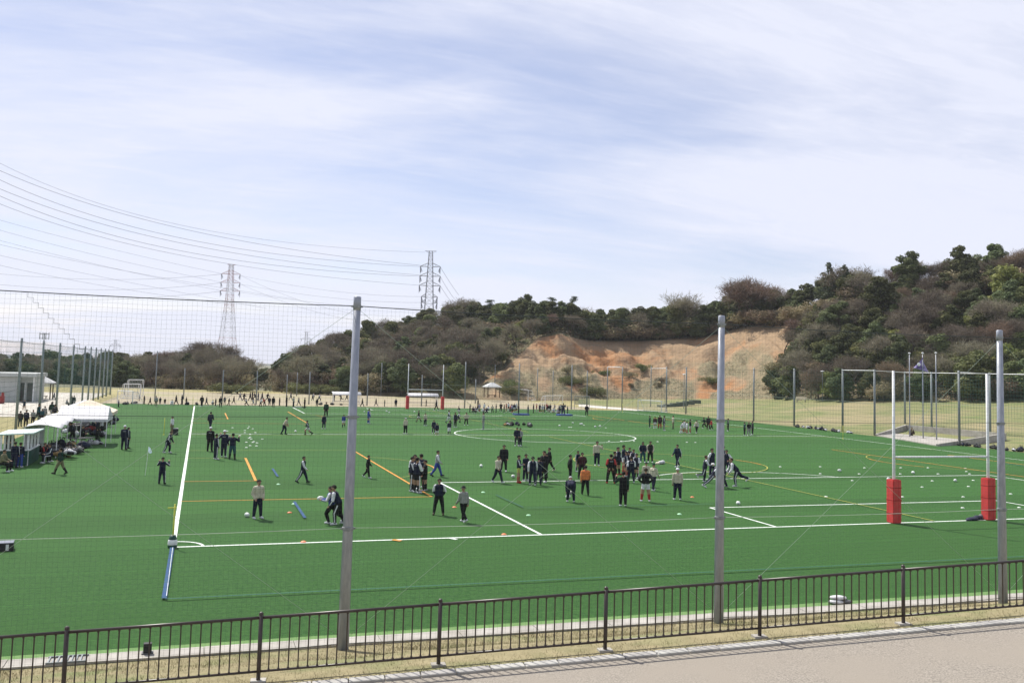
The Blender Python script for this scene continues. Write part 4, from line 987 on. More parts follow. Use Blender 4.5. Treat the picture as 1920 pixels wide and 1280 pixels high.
g = MB(); g.box((0, 0, .5), (1.1, .6, 1.0)); g.build('red_body', M['bag_red'], rb); g = MB(); g.box((-.3, 0, 1.25), (.6, .4, .5)); g.build('blue_top', M['matblue'], rb); g = MB(); g.box((.35, 0, 1.25), (.3, .4, .5)); g.build('red_top', M['bag_red'], rb)
# green practice screen, steps, bench, lamp
a, b = G(1077, 767), G(1105, 768); t = thing('practice_screen', 'green mesh practice screen on a steel frame at the far edge', 'screen', (a[0], a[1], 0), math.atan2(b[1]-a[1], b[0]-a[0])); w = float(np.linalg.norm(b-a))
g = MB(); g.tube([(0, 0, 0), (0, 0, 2.3), (w, 0, 2.3), (w, 0, 0)], .05, 5); g.tube([(0, 0, .9), (w, 0, .9)], .04, 5); g.tube([(w/2, 0, 0), (w/2, 0, 2.3)], .03, 5); g.build('frame', M['steel_green'], t)
g = MB()
for x in np.arange(.05, w, .11): g.tube([(x, 0, .9), (x, 0, 2.3)], .016, 3, cap=False)
for z in np.arange(.95, 2.3, .11): g.tube([(0, 0, z), (w, 0, z)], .016, 3, cap=False)
tag(g.build('netting', M['net_green'], t), kind='stuff')
st = thing('stone_steps', 'grey green stepped retaining wall behind the portable goal', 'steps')
for k in range(6):
    p = G(1243+12*k, 763-2.2*k, .25*k); g = MB(); g.box((p[0], p[1], .05+.22*k), (1.9, 1.5, .7)); g.build('step_block', M['step_green'], st)
p = AT(1502, 753, 168); t = thing('park_bench', 'pale wooden bench on the lawn at the foot of the right hill', 'bench', (p[0], p[1], p[2]), -.9)
g = MB(); g.box((0, 0, .45), (1.9, .4, .07)); g.build('seat', M['canvas_beige'], t); g = MB(); g.box((0, .2, .75), (1.9, .06, .4)); g.build('backrest', M['canvas_beige'], t)
for x in (-.75, .75): g = MB(); g.box((x, 0, .1), (.1, .35, .7)); g.build('leg', M['concrete'], t)
for (u, v, D, vt, l) in [(1542, 752, 165, 697, 'slim street lamp in front of the right hill'), (1282, 765, 170, 703, 'slim street lamp before the cut slope')]:
    p = AT(u, v, D); h = (v-vt)*D/FPX; t = thing('street_lamp', l, 'lamp', p)
    g = MB(); g.tube([(0, 0, -.3), (0, 0, h)], .07, 6); g.build('post', M['galv_dark'], t); g = MB(); g.lathe([(.10, h), (.32, h+.06), (.30, h+.16), (.05, h+.22)], 10); g.build('lamp_head', M['white'], t)

# ---- tents and shelters on the left
def tent_poles(t, pts, h, r=.03, m='white'):
    for (x, y) in pts: g = MB(); g.tube([(x, y, 0), (x, y, h)], r, 6); g.build('pole', M[m], t)
t = thing('team_shelter', 'long team bench shelter with pale green roof and dark green panels at the left edge', 'shelter', (-44.4, 26.6, 0))
g = MB(); g.add([(-.3, 0, 1.86), (1.75, 0, 1.96), (1.75, 3.9, 1.96), (-.3, 3.9, 1.86), (-.3, 0, 1.79), (1.75, 0, 1.89), (1.75, 3.9, 1.89), (-.3, 3.9, 1.79)], [(0, 1, 2, 3), (7, 6, 5, 4), (0, 4, 5, 1), (1, 5, 6, 2), (2, 6, 7, 3), (3, 7, 4, 0)]); g.build('roof', M['canvas_green'], t)
for y in np.linspace(.2, 3.7, 4):
    for x, h in ((0, 1.79), (1.45, 1.87)): g = MB(); g.box((x, y, h/2), (.11, .11, h)); g.build('post', M['white'], t)
g = MB(); g.box((.72, .13, .46), (1.5, .06, .86)); g.build('panel', M['dkgreen'], t)
for k in range(3): g = MB(); g.box((1.52, .80+1.2*k, .46), (.06, 1.14, .86)); g.build('panel', M['dkgreen'], t)
g = MB(); g.box((1.52, 1.95, .93), (.1, 3.7, .07)); g.box((.70, .12, .932), (1.5, .1, .07)); g.build('rail', M['white'], t)
g = MB(); g.box((.35, 1.95, .44), (.4, 3.5, .06)); g.build('bench', M['bag_grey'], t)
t = thing('canopy_tent', 'low white canopy with sagging sheet roof behind the team shelter', 'tent', (-43.9, 31.2, 0))
P = np.zeros((9, 7, 3))
for i in range(9):
    for j in range(7):
        s = i/8; q = j/6; P[i, j] = (-.2+2.2*q, 10*s, 1.95+.35*math.sin(q*math.pi)*.6-.16*math.sin(s*math.pi*4)**2+.22*s)
o = link('roof', grid_mesh('roof', P, M['canvas']), t); o.modifiers.new('th', 'SOLIDIFY').thickness = .02
tent_poles(t, [(0, .1), (1.9, .1), (0, 5), (1.9, 5), (0, 9.9), (1.9, 9.9)], 2.0)
g = MB(); g.add([(-.1, 1, 0), (-.1, 9, 0), (-.1, 9, 1.9), (-.1, 1, 1.9)], [(0, 1, 2, 3)]); o = g.build('back_sheet', M['canvas'], t); o.modifiers.new('th', 'SOLIDIFY').thickness = .02
t = thing('ridge_tent', 'large white ridge tent over the heap of gear', 'tent', (-43.3, 39.6, 0))
g = MB(); g.add([(0, 0, 2.02), (3.55, 0, 2.02), (3.45, 2.1, 2.88), (.1, 2.1, 2.88), (0, 4.2, 2.02), (3.55, 4.2, 2.02)], [(0, 1, 2, 3), (3, 2, 5, 4), (1, 5, 2), (0, 3, 4)]); o = g.build('roof', M['canvas'], t); o.modifiers.new('th', 'SOLIDIFY').thickness = .02
g = MB(); g.add([(-.01, -.012, 2.0), (3.56, -.012, 2.0), (3.56, -.012, 1.82), (-.01, -.012, 1.84), (3.565, 4.2, 2.0), (3.565, 4.2, 1.82)], [(3, 2, 1, 0), (1, 2, 5, 4)]); g.build('valance', M['canvas'], t)
tent_poles(t, [(0, 0), (3.5, 0), (0, 4.15), (3.5, 4.15), (1.75, 0)], 2.0)
t = thing('pyramid_tent', 'beige pyramid tent behind the white ridge tent', 'tent', (-42.2, 50.6, 0))
g = MB(); a = 2.1; g.add([(-a, -a, 2.05), (a, -a, 2.05), (a, a, 2.05), (-a, a, 2.05), (0, 0, 3.0), (-a, -a, 1.8), (a, -a, 1.8), (a, a, 1.8), (-a, a, 1.8)], [(0, 1, 4), (1, 2, 4), (2, 3, 4), (3, 0, 4), (5, 6, 1, 0), (6, 7, 2, 1), (7, 8, 3, 2), (8, 5, 0, 3)]); o = g.build('roof', M['canvas_beige'], t); o.modifiers.new('th', 'SOLIDIFY').thickness = .02
tent_poles(t, [(-2, -2), (2, -2), (2, 2), (-2, 2)], 2.0)
t = thing('far_tent', 'small white tent roof behind the beige tent', 'tent', (-43.6, 60.5, 0))
g = MB(); a = 1.6; g.add([(-a, -a, 1.9), (a, -a, 1.9), (a, a, 1.9), (-a, a, 1.9), (0, 0, 2.55)], [(0, 1, 4), (1, 2, 4), (2, 3, 4), (3, 0, 4)]); o = g.build('roof', M['canvas'], t); o.modifiers.new('th', 'SOLIDIFY').thickness = .02
tent_poles(t, [(-1.5, -1.5), (1.5, -1.5), (1.5, 1.5), (-1.5, 1.5)], 1.9)
t = thing('folding_table', 'grey folding table under the white ridge tent', 'table', (-41.4, 38.6, 0), .4)
g = MB(); g.box((0, 0, .72), (1.8, .7, .05)); g.build('tabletop', M['bag_grey'], t)
for x in (-.75, .75):
    for y in (-.28, .28): g = MB(); g.tube([(x, y, 0), (x*.8, y, .70)], .018, 5); g.build('leg', M['galv_dark'], t)

# ---- bags
def bag_mesh(i, mats, rr):
    g = MB(); l, w, h = rr.uniform(.45, .75), rr.uniform(.26, .38), rr.uniform(.22, .36)
    g.ell((0, 0, h*.5), (l/2, w/2, h*.55), 10, 7, 0)
    for s in (-1, 1): g.tube([(-l*.25, s*w*.3, h*.9), (-l*.1, s*w*.2, h*1.3), (l*.1, s*w*.2, h*1.3), (l*.25, s*w*.3, h*.9)], .014, 4, 1)
    g.box((0, -w*.46, h*.45), (l*.5, .07, h*.5), 0, 1); me = g.mesh('bag', mats, True)
    me.vertices.foreach_set('co', np.array([(v[0]*(1+.12*math.sin(v[1]*17+i)), v[1], max(0, v[2]*(1+.14*math.sin(v[0]*9+i)))) for v in g.v], np.float32).ravel()); return me
rr = random.Random(4); BM = {}
for i, c in enumerate(['bag_black', 'bag_navy', 'bag_red', 'bag_white', 'bag_tan', 'bag_grey', 'bag_black', 'bag_navy']): BM.setdefault(c, []).append(bag_mesh(i, [M[c], M['bag_black'] if c != 'bag_black' else M['bag_grey']], rr))
def bag(c, x, y, label, group, z=0, s=1.0):
    o = link('sports_bag', rr.choice(BM[c]), None, (x, y, z), rr.uniform(0, 6.28), s); tag(o, label, 'bag', group); return o
CN = dict(bag_black='black', bag_navy='navy', bag_red='red', bag_white='white', bag_tan='tan', bag_grey='grey')
def heap(n, pts, where, group, cols, spread=.5, lift=.0, s=1.0):
    for i in range(n):
        (u, v) = pts[i % len(pts)]; p = G(u, v); c = rr.choice(cols); bag(c, p[0]+rr.uniform(-spread, spread), p[1]+rr.uniform(-spread, spread)*1.6, '%s sports bag lying %s' % (CN[c], where), group, lift*rr.random(), rr.uniform(.8, 1.3)*s)
allc = ['bag_black']*4+['bag_navy']*3+['bag_white']*2+['bag_tan', 'bag_grey', 'bag_red']
heap(40, [(104, 848), (116, 845), (128, 842), (140, 846), (110, 854), (130, 852), (146, 850), (98, 857), (120, 859), (150, 846), (94, 851), (136, 857)], 'in the heap right of the team shelter', 'bags beside the team shelter', allc+['bag_white', 'bag_tan', 'bag_grey', 'bag_tan'], .45, .25, 1.15)
heap(7, [(160, 832), (170, 831), (180, 834), (188, 831)], 'in front of the white ridge tent', 'bags before the ridge tent', ['bag_black', 'bag_navy', 'bag_white'], .3)
heap(30, [(125, 815), (140, 806), (150, 812), (162, 815), (172, 806), (185, 815), (198, 800), (205, 792), (130, 822), (178, 820)], 'under the white ridge tent', 'gear under the tents', allc, .7, .35, 1.2)
heap(20, [(1497, 801), (1506, 801.5), (1514, 803), (1530, 805), (1538, 806), (1547, 807), (1555, 808), (1563, 809), (1572, 810), (1590, 812)], 'in the row beside the right halfway line', 'bags along the right touchline', ['bag_black', 'bag_black', 'bag_black', 'bag_navy', 'bag_white'], .3)
heap(14, [(1808, 836), (1818, 836), (1830, 838), (1862, 841), (1872, 842), (1895, 845), (1908, 846)], 'by the touchline right of the flag plaza', 'bags right of the flag plaza', ['bag_black', 'bag_black', 'bag_navy', 'bag_white'], .3)
heap(14, [(946, 799), (955, 798), (964, 797), (974, 799), (985, 799), (994, 800)], 'in the pile inside the centre circle', 'bags on the centre circle', ['bag_black', 'bag_black', 'bag_white', 'bag_navy', 'bag_tan'], .5, .15, 1.1)
heap(6, [(605, 759), (620, 759), (635, 759), (662, 760)], 'on the dirt before the hidden bench shelter', 'bags on the dirt field', ['bag_black'], .4)
heap(6, [(233, 758), (245, 757), (258, 756), (352, 759), (365, 759)], 'at the far left edge', 'bags at the far left edge', ['bag_black', 'bag_navy'], .4)
# ---- small things on the near turf
b = G(12, 1030); t = thing('equipment_case', 'flat dark equipment case with pale striped lid at the left edge', 'case', (b[0]-.25, b[1]-.1, 0), .1)
g = MB(); g.box((0, 0, .13), (.95, .5, .26)); g.build('body', M['black'], t)
for k in range(4): g = MB(); g.box((0, -.19+.125*k, .275), (.95, .085, .02)); g.build('lid_slat', M['galv'], t)
for k in (-.3, .0, .3): g = MB(); g.box((k, -.257, .13), (.09, .012, .2)); g.build('side_stripe', M['white'], t)
b = G(1585, 1136); t = thing('tackle_pads', 'stack of two white striped pads on the near turf edge', 'pads', (b[0], b[1]+.25, 0), -.3); t.scale = (.72, .72, .72)
for i, (x, z) in enumerate([(-.12, .09), (.20, .10), (-.02, .24)]): g = MB(); g.ell((x, .05*i, z), (.36, .2, .085), 12, 6); pad_ = g.build('pad', M['bag_white'] if i != 1 else M['bag_grey'], t, True)
g = MB(); g.box((0, -.05, .05), (.78, .12, .07)); g.build('strap', M['black'], t)
b = G(1828, 974); t = thing('dark_coat', 'crumpled dark blue coat lying by the right goal post pad', 'coat', (b[0], b[1], 0), .2)
g = MB(); g.ell((-.2, 0, .05), (.42, .22, .09), 12, 6); g.ell((.25, .02, .08), (.26, .2, .12), 10, 6); g.ell((-.55, -.05, .04), (.2, .12, .05), 8, 5); g.build('cloth', M['bag_navy'], t, True); g = MB(); g.ell((.5, 0, .12), (.13, .13, .13), 10, 7); g.build('hood', M['bag_grey'], t, True)
b = G(276, 1227); t = thing('spotlight_box', 'small dark box on the turf edge behind the railing', 'box', b); g = MB(); g.box((0, 0, .16), (.17, .14, .2)); g.build('housing', M['black'], t); g = MB(); g.box((0, 0, .03), (.24, .18, .06)); g.build('base', M['bag_grey'], t)
b = G(329, 815); t = thing('black_crate', 'black crate standing near the left touchline', 'crate', b); g = MB(); g.box((0, 0, .27), (.42, .42, .54), 0, None, 1.06); g.build('body', M['black'], t); g = MB(); g.box((0, 0, .56), (.40, .40, .05)); g.build('lid', M['bag_white'], t)
for (u, v, l) in [(977, 778, 'flat blue mat beside the children in red'), (1058, 779, 'flat blue mat beside the adult in navy')]:
    p = G(u, v); g = MB(); g.box((0, 0, .12), (2.2, 1.3, .22)); bm = bmesh.new(); bm.from_mesh(g.mesh('x', M['matblue'])); bmesh.ops.bevel(bm, geom=bm.edges[:], offset=.05, segments=2, affect='EDGES'); me = bpy.data.meshes.new('mat'); bm.to_mesh(me); me.materials.append(M['matblue']); tag(link('tackle_mat', me, None, p), l, 'mat')
# ---- balls and markers
g = MB(); g.ell((0, 0, 0), (.150, .098, .098), 14, 10); ball_me = g.mesh('rugby_ball', M['ball'], True)
def ball(u, v, l, z=.098, rz=None):
    p = G(u, v); o = link('rugby_ball', ball_me, None, (p[0], p[1], z), random.uniform(0, 3.1) if rz is None else rz); return tag(o, l, 'ball', 'rugby balls')
for u, v, l in [(463, 969, 'white rugby ball at the feet of the person in the cream top'), (962, 895.5, 'white rugby ball left of the player in yellow shorts'), (1384, 946, 'white ball right of the middle near pole'), (1574, 884, 'white ball on the turf left of the goal posts'), (1712, 888, 'white ball between the goal posts, upper one'), (1666, 900, 'white ball by the left goal upright'),
                (1791, 903, 'white ball between the goal posts, lower right one'), (554, 810, 'white ball between the cream coach and the running child'), (902, 875.5, 'small ball left of the big man in black'), (1074, 794, 'white ball beyond the centre circle, topmost'), (1049, 799, 'white ball beyond the centre circle, leftmost'), (1088, 796, 'white ball beyond the centre circle, in the touching pair'), (1091, 796, 'second white ball of the touching pair beyond the centre circle'), (1116, 801, 'white ball beyond the centre circle, darker one at the right'), (1125, 800, 'white ball at the right end of the row beyond the centre circle'),
                (683, 773, 'ball on the far turf beside the child in blue'), (725, 772, 'ball on the far turf left of the far goal, left'), (730, 774, 'ball on the far turf left of the far goal, right'), (777, 773, 'ball on the far turf right of the red pad'), (1065, 934, 'white rugby ball on the ground by the bending player')]: ball(u, v, l)
g = MB(); g.lathe([(.11, 0), (.11, .008), (.09, .032), (.055, .050), (.022, .054)], 14); DM = {c: None for c in ('w', 'g', 'o')}
for c in DM: DM[c] = g.mesh('marker_cone', M['dome_'+c], True)
def dome(u, v, l, group, c='w', s=1.0): p = G(u, v); o = link('marker_cone', DM[c], None, (p[0], p[1], .0), 0, s); return tag(o, l, 'marker', group)
for u, v in [(436, 802), (426, 808), (467, 800), (465, 803), (474, 804), (459, 807), (459, 811), (479, 811), (469, 814.5), (450, 816.5), (469, 819.5), (467, 821.5), (471, 823), (492, 823), (462, 829), (476, 828), (474, 829.5), (482, 830.5), (469, 835.5), (481, 836), (462, 839)]: dome(u, v, 'white dome marker in the scattered cluster right of the four adults', 'white markers in the cluster', 'w', 1.0)
for u, v in [(1463, 875), (1538, 875), (1621, 877), (1689, 877), (1740, 877), (1810, 878), (1812, 884), (1538, 888), (1611, 888.5), (1688, 888.5), (1759, 888.5), (1818, 888.5), (1598, 901), (1748, 901.5), (1825, 900.5), (1869, 898), (1729, 913), (1816, 912), (1895, 926), (1692, 931.5), (1806, 931.5), (1805, 952), (1549, 931), (1911, 951.5)]: dome(u, v, 'white dome marker on the turf around the near goal posts', 'white markers at the goal posts', 'w', .9)
for u, v in [(1142, 827), (1165, 827), (1189, 827), (1233, 828), (1288, 829), (1304, 829.5)]: dome(u, v, 'small white marker in the row below the centre circle', 'white markers below the centre circle')
for u, v in [(1067, 801), (1071, 801), (1095, 797), (1136, 802)]: dome(u, v, 'small white marker among the balls beyond the centre circle', 'white markers beyond the centre circle')
dome(551, 945, 'pale green dome marker at the end of a blue line', None, 'g'); dome(522, 908, 'pale green dome marker above the cream topped person', None, 'g'); dome(543, 961, 'orange dome marker left of the blue line', None, 'o'); dome(569, 1016, 'red orange marker on the goal line left of the nearest pole', None, 'o'); dome(945, 1002, 'red orange marker on the goal line right of the white tick', None, 'o')
dome(906, 923, 'pale green marker left of the penalty box line', None, 'g'); dome(991, 966, 'pale green marker right of the diagonal white line', None, 'g'); dome(1274, 964, 'pale green marker left of the middle near pole', None, 'g'); dome(1298, 932, 'orange and white marker right of the white capped coach', None, 'o'); dome(852, 951, 'orange marker beside the person in the grey hoodie', None, 'o'); dome(902, 875, 'pale marker left of the big man in black', None, 'g')
p = G(1239, 870); t = thing('ball_bag', 'lumpy white ball bag lying behind the green capped coaches', 'bag', p, .2)
for i, (x, z) in enumerate([(-.3, .07), (0, .12), (.22, .13)]): g = MB(); g.ell((x, .03*i, z), (.2-.03*(i == 0), .16, .11+.02*i), 10, 7); g.build('ball_bulge', M['canvas_beige'] if i == 0 else M['bag_white'], t, True)
for i, (u, v) in enumerate([(559, 762), (568, 762)]): p = G(u, v+1); g = MB(); g.box((0, 0, .06), (1.0, .4, .1)); tag(g.build('training_board', M['canvas'] if i == 0 else M['bag_black'], None, loc=p), ['white flat board beside the person in grey', 'black flat board beside the person in grey'][i], 'board')

# ================================================================== pylons, wires and the far distance
def pylon(name, label, base, H, wb, wt, waist, arms, mats, cap_w, low_arms=()):
    t = thing(name, label, 'pylon', base, -YAW)
    def hw(z): return wb+(waist[1]-wb)*min(1, z/waist[0]) if z < waist[0] else waist[1]+(wt-waist[1])*(z-waist[0])/(H-waist[0])
    zs = [0]
    while zs[-1] < H-1.0: zs.append(zs[-1]+max(1.5, hw(zs[-1])*1.55))
    zs[-1] = H; r = .062
    sect = {}
    for k in range(len(zs)-1):
        z0, z1 = zs[k], zs[k+1]; c = (k//3) % 2 if len(mats) > 1 else 0; g = sect.setdefault(k//3, MB())
        a, b = hw(z0), hw(z1); cr0 = [(-a, -a), (a, -a), (a, a), (-a, a)]; cr1 = [(-b, -b), (b, -b), (b, b), (-b, b)]
        for i in range(4):
            j = (i+1) % 4
            g.tube([(*cr0[i], z0), (*cr1[i], z1)], r*1.35, 4, cap=False); g.tube([(*cr0[i], z0), (*cr1[j], z1)], r*.75, 3, cap=False); g.tube([(*cr0[j], z0), (*cr1[i], z1)], r*.75, 3, cap=False); g.tube([(*cr1[i], z1), (*cr1[j], z1)], r*.75, 3, cap=False)
    for k, g in sect.items(): g.build('tower_section', mats[k % len(mats)], t)
    for (z, w) in arms:
        for s in (-1, 1):
            g = MB(); b = hw(z)
            for y in (-b, b): g.tube([(s*b, y, z), (s*w, 0, z)], r*1.2, 4); g.tube([(s*b, y, z+w*.34), (s*w, 0, z+.1)], r*1.1, 4)
            for q in (.35, .65): x = s*(b+(w-b)*q); g.tube([(x, -b*(1-q), z), (x, b*(1-q), z), (x, 0, z+w*.34*(1-q))], r*.6, 3)
            am = g.build('cross_arm', mats[0], t)
            g = MB(); g.tube([(s*w, 0, z), (s*(w-.25), 0, z-2.2)], .16, 5); g.tube([(s*w, 0, z), (s*(w-.7), 0, z-1.9)], .10, 4)
            g.tube([(s*w, .6, z-.2)]+[(s*w, .6*math.cos(q), z-.2-2.6*math.sin(q)) for q in (.8, 1.57, 2.3)]+[(s*w, -.6, z-.2)], .05, 3); g.build('insulator', M['steel_grey'], am)
    g = MB()
    for s in (-1, 1): g.tube([(0, 0, H-.9), (s*cap_w, 0, H+.05)], r, 4); g.tube([(0, 0, H+.1), (s*cap_w, 0, H+.1)], r*1.2, 4)
    g.build('top_frame', mats[0], t)
    return t
D2 = 330.0; top2 = AT(808, 471, D2); pb2 = top2.copy(); pb2[2] = 8.0; H2 = top2[2]-8.0
z_of = lambda v, D, u: AT(u, v, D)[2]
pylon('power_pylon', 'grey lattice power pylon rising behind the middle hill', pb2, H2, 3.2, .62, (H2*.45, 1.6), [(z_of(500, D2, 808)-8, 3.6), (z_of(518, D2, 808)-8, 3.7), (z_of(536, D2, 808)-8, 3.8), (z_of(557, D2, 808)-8, 2.9), (z_of(568, D2, 808)-8, 2.9)], [M['steel_grey']], 2.0)
D1 = 430.0; top1 = AT(434, 496, D1); pb1 = top1.copy(); pb1[2] = -1.0; H1 = top1[2]+1
pylon('power_pylon', 'red and white lattice power pylon behind the low left hill', pb1, H1, 4.6, .85, (H1*.66, 1.6), [(z_of(514, D1, 432)+1, 4.4), (z_of(530, D1, 432)+1, 4.5), (z_of(546, D1, 432)+1, 4.6)], [M['steel_red'], M['steel_white']], 1.9)
D3 = 1100.0; top3 = AT(217, 637, D3); pylon('power_pylon', 'tiny distant pylon above the left net', (top3[0], top3[1], -5), top3[2]+5, 4, 1, (top3[2]*.5, 2), [(top3[2]-3, 7), (top3[2]-1, 6)], [M['steel_grey']], 4)
D4 = 900.0; top4 = AT(575, 622, D4); pylon('power_pylon', 'tiny distant pylon over the left end of the middle hill', (top4[0], top4[1], -5), top4[2]+5, 4, 1, (top4[2]*.5, 2), [(top4[2]-2, 5)], [M['steel_grey']], 3)
def wire(pts, r, label, group='power lines'):
    """pts: (u,v,D); a smooth hanging line through surveyed points"""
    X = np.array([AT(*p) for p in pts]); s = np.array([p[0] for p in pts], float); k = np.polyfit(s, X, min(2, len(pts)-1))
    uu = np.linspace(s[0], s[-1], 28); Y = np.stack([np.polyval(k[:, i], uu) for i in range(3)], 1); g = MB(); g.tube([tuple(p) for p in Y], r, 4); return tag(g.build('power_line', M['wire'], None, True), label, 'power line', group)
def DL(u, u1, D1_, u0=-40, D0=190): return D0+(D1_-D0)*(u-u0)/(u1-u0)
ws = [([(-40, 285), (480, 447), (797, 473)], .030, 'topmost power line, an earth wire to the top of the grey pylon'), ([(-40, 302), (480, 456.5), (793, 498)], .042, 'second power line from the top at the left'), ([(-40, 318), (480, 471), (793, 500)], .042, 'third power line from the top at the left'), ([(-40, 337), (480, 481), (791, 516)], .042, 'fourth power line from the top at the left'),
      ([(-40, 349), (480, 493), (791, 518)], .042, 'fifth power line from the top at the left'), ([(-40, 366), (480, 502.5), (789, 535)], .036, 'sixth power line, passing just above the red pylon')]
for q, r, l in ws: wire([(u, v, DL(u, 800, D2)) for u, v in q], r, l)
ws = [([(-40, 401), (200, 465), (415, 513)], 'faint power line reaching the top left arm of the red pylon'), ([(-40, 420), (200, 483), (415, 529)], 'faint power line reaching the middle left arm of the red pylon'), ([(-40, 440), (200, 500), (415, 545)], 'faint power line reaching the lowest left arm of the red pylon'),
      ([(-40, 449), (220, 505), (560, 562)], 'faint power line crossing behind the red pylon, upper'), ([(-40, 470), (220, 525), (500, 578)], 'faint power line crossing behind the red pylon, middle'), ([(-40, 488), (220, 540), (430, 570)], 'faint power line crossing behind the red pylon, lower')]
for q, l in ws: wire([(u, v, DL(u, 420, D1, -40, 320)) for u, v in q], .038, l)
ws = [([(-40, 510), (215, 524), (415, 514)], 'sagging power line left of the red pylon, top'), ([(-40, 530), (215, 543), (415, 530)], 'sagging power line left of the red pylon, middle'), ([(100, 563), (240, 560), (415, 546)], 'sagging power line left of the red pylon, lowest')]
for q, l in ws: wire([(u, v, 430 if u > 400 else 520) for u, v in q], .06, l)
ws = [([(452, 517), (620, 545), (795, 556)], 'power line from the red pylon to the lower arm of the grey one, top'), ([(452, 533), (620, 558), (795, 567)], 'power line from the red pylon to the lower arm of the grey one, middle'), ([(452, 548), (620, 570), (795, 578)], 'power line from the red pylon to the lower arm of the grey one, lowest'), ([(452, 517), (560, 562), (690, 592)], 'power line falling right from the top arm of the red pylon'), ([(452, 533), (560, 575), (680, 602)], 'power line falling right from the middle arm of the red pylon')]
for q, l in ws: wire([(u, v, np.interp(u, [432, 800], [430, 335])) for u, v in q], .036, l)
ws = [([(826, 501), (842, 527), (860, 553)], 'power line dropping right from the top arm of the grey pylon'), ([(826, 519), (838, 540), (852, 560)], 'power line dropping right from the middle arm of the grey pylon'), ([(826, 537), (836, 552), (846, 566)], 'power line dropping right from the lowest arm of the grey pylon')]
for q, l in ws: wire([(u, v, np.interp(u, [808, 870], [330, 380])) for u, v in q], .06, l)
# far things
def far_block(u0, u1, vt, D, label, m='wall_pale'):
    a = AT(u0, vt, D); b = AT(u1, vt, D); t = thing('far_building', label, 'building', (0, 0, 0)); c = (a+b)/2; g = MB(); w = np.linalg.norm(b-a); g.box((c[0], c[1], (c[2]-8)/2), (w, 30, c[2]+8), -YAW); g.build('wall', M[m], t); g = MB(); g.box((c[0], c[1], c[2]+.4), (w*1.01, 30.5, .8), -YAW); g.build('roof', M['concrete'], t)
far_block(88, 136, 669.5, 620, 'distant grey flat roofed building between the left poles'); far_block(118, 140, 674, 560, 'small distant white building right of the grey one', 'white')
r = np.random.default_rng(7); us = np.linspace(-900, 3000, 160); P = np.zeros((3, 160, 3))
vt = 690-(vnoise(us, 0*us, 160, 21)*16)+.028*(us-500)
for i, u in enumerate(us): P[0, i] = AT(u, 700+.028*(u-500), 1900); P[0, i, 2] = -30; P[1, i] = AT(u, vt[i]+6, 2000); P[2, i] = AT(u, vt[i], 2150)
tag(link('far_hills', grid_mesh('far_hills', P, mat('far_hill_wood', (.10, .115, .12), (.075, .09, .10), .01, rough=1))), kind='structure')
# far town and tree belt seen through the gap and at the left
for i in range(46):
    u = random.uniform(-40, 250) if i < 30 else random.uniform(455, 520); D = random.uniform(270, 420); p = AT(u, 700, D); p[2] = -1.5
    kd = random.choice(['evergreen', 'bare', 'olive', 'evergreen']); tree(kd, p, random.uniform(7, 10) if u < 250 else random.uniform(4, 6), 'distant %s %s' % (NAMES[kd][1], 'in the belt far behind the left net' if u < 250 else 'in the gap between the left and middle hills'), 'distant tree belt', None, 1.2)
for i, (u, v) in enumerate([(488, 704), (494, 712), (500, 718), (505, 700)]):
    p = AT(u, v, 300); t = thing('far_house', ['small pale house in the gap, topmost', 'small pale house in the gap, second down', 'small pale house in the gap, lowest', 'small pale house in the gap, rightmost'][i], 'house', (p[0], p[1], p[2]-2.2)); g = MB(); g.box((0, 0, 1.1), (2.6, 2.6, 2.2)); g.build('wall', M['wall_pale'], t); g = MB(); g.add([(-1.5, -1.5, 2.2), (1.5, -1.5, 2.2), (1.5, 1.5, 2.2), (-1.5, 1.5, 2.2), (0, -1.5, 3.1), (0, 1.5, 3.1)], [(0, 4, 5, 3), (4, 1, 2, 5), (0, 1, 4), (2, 3, 5)]); g.build('roof', M['bag_grey'], t)

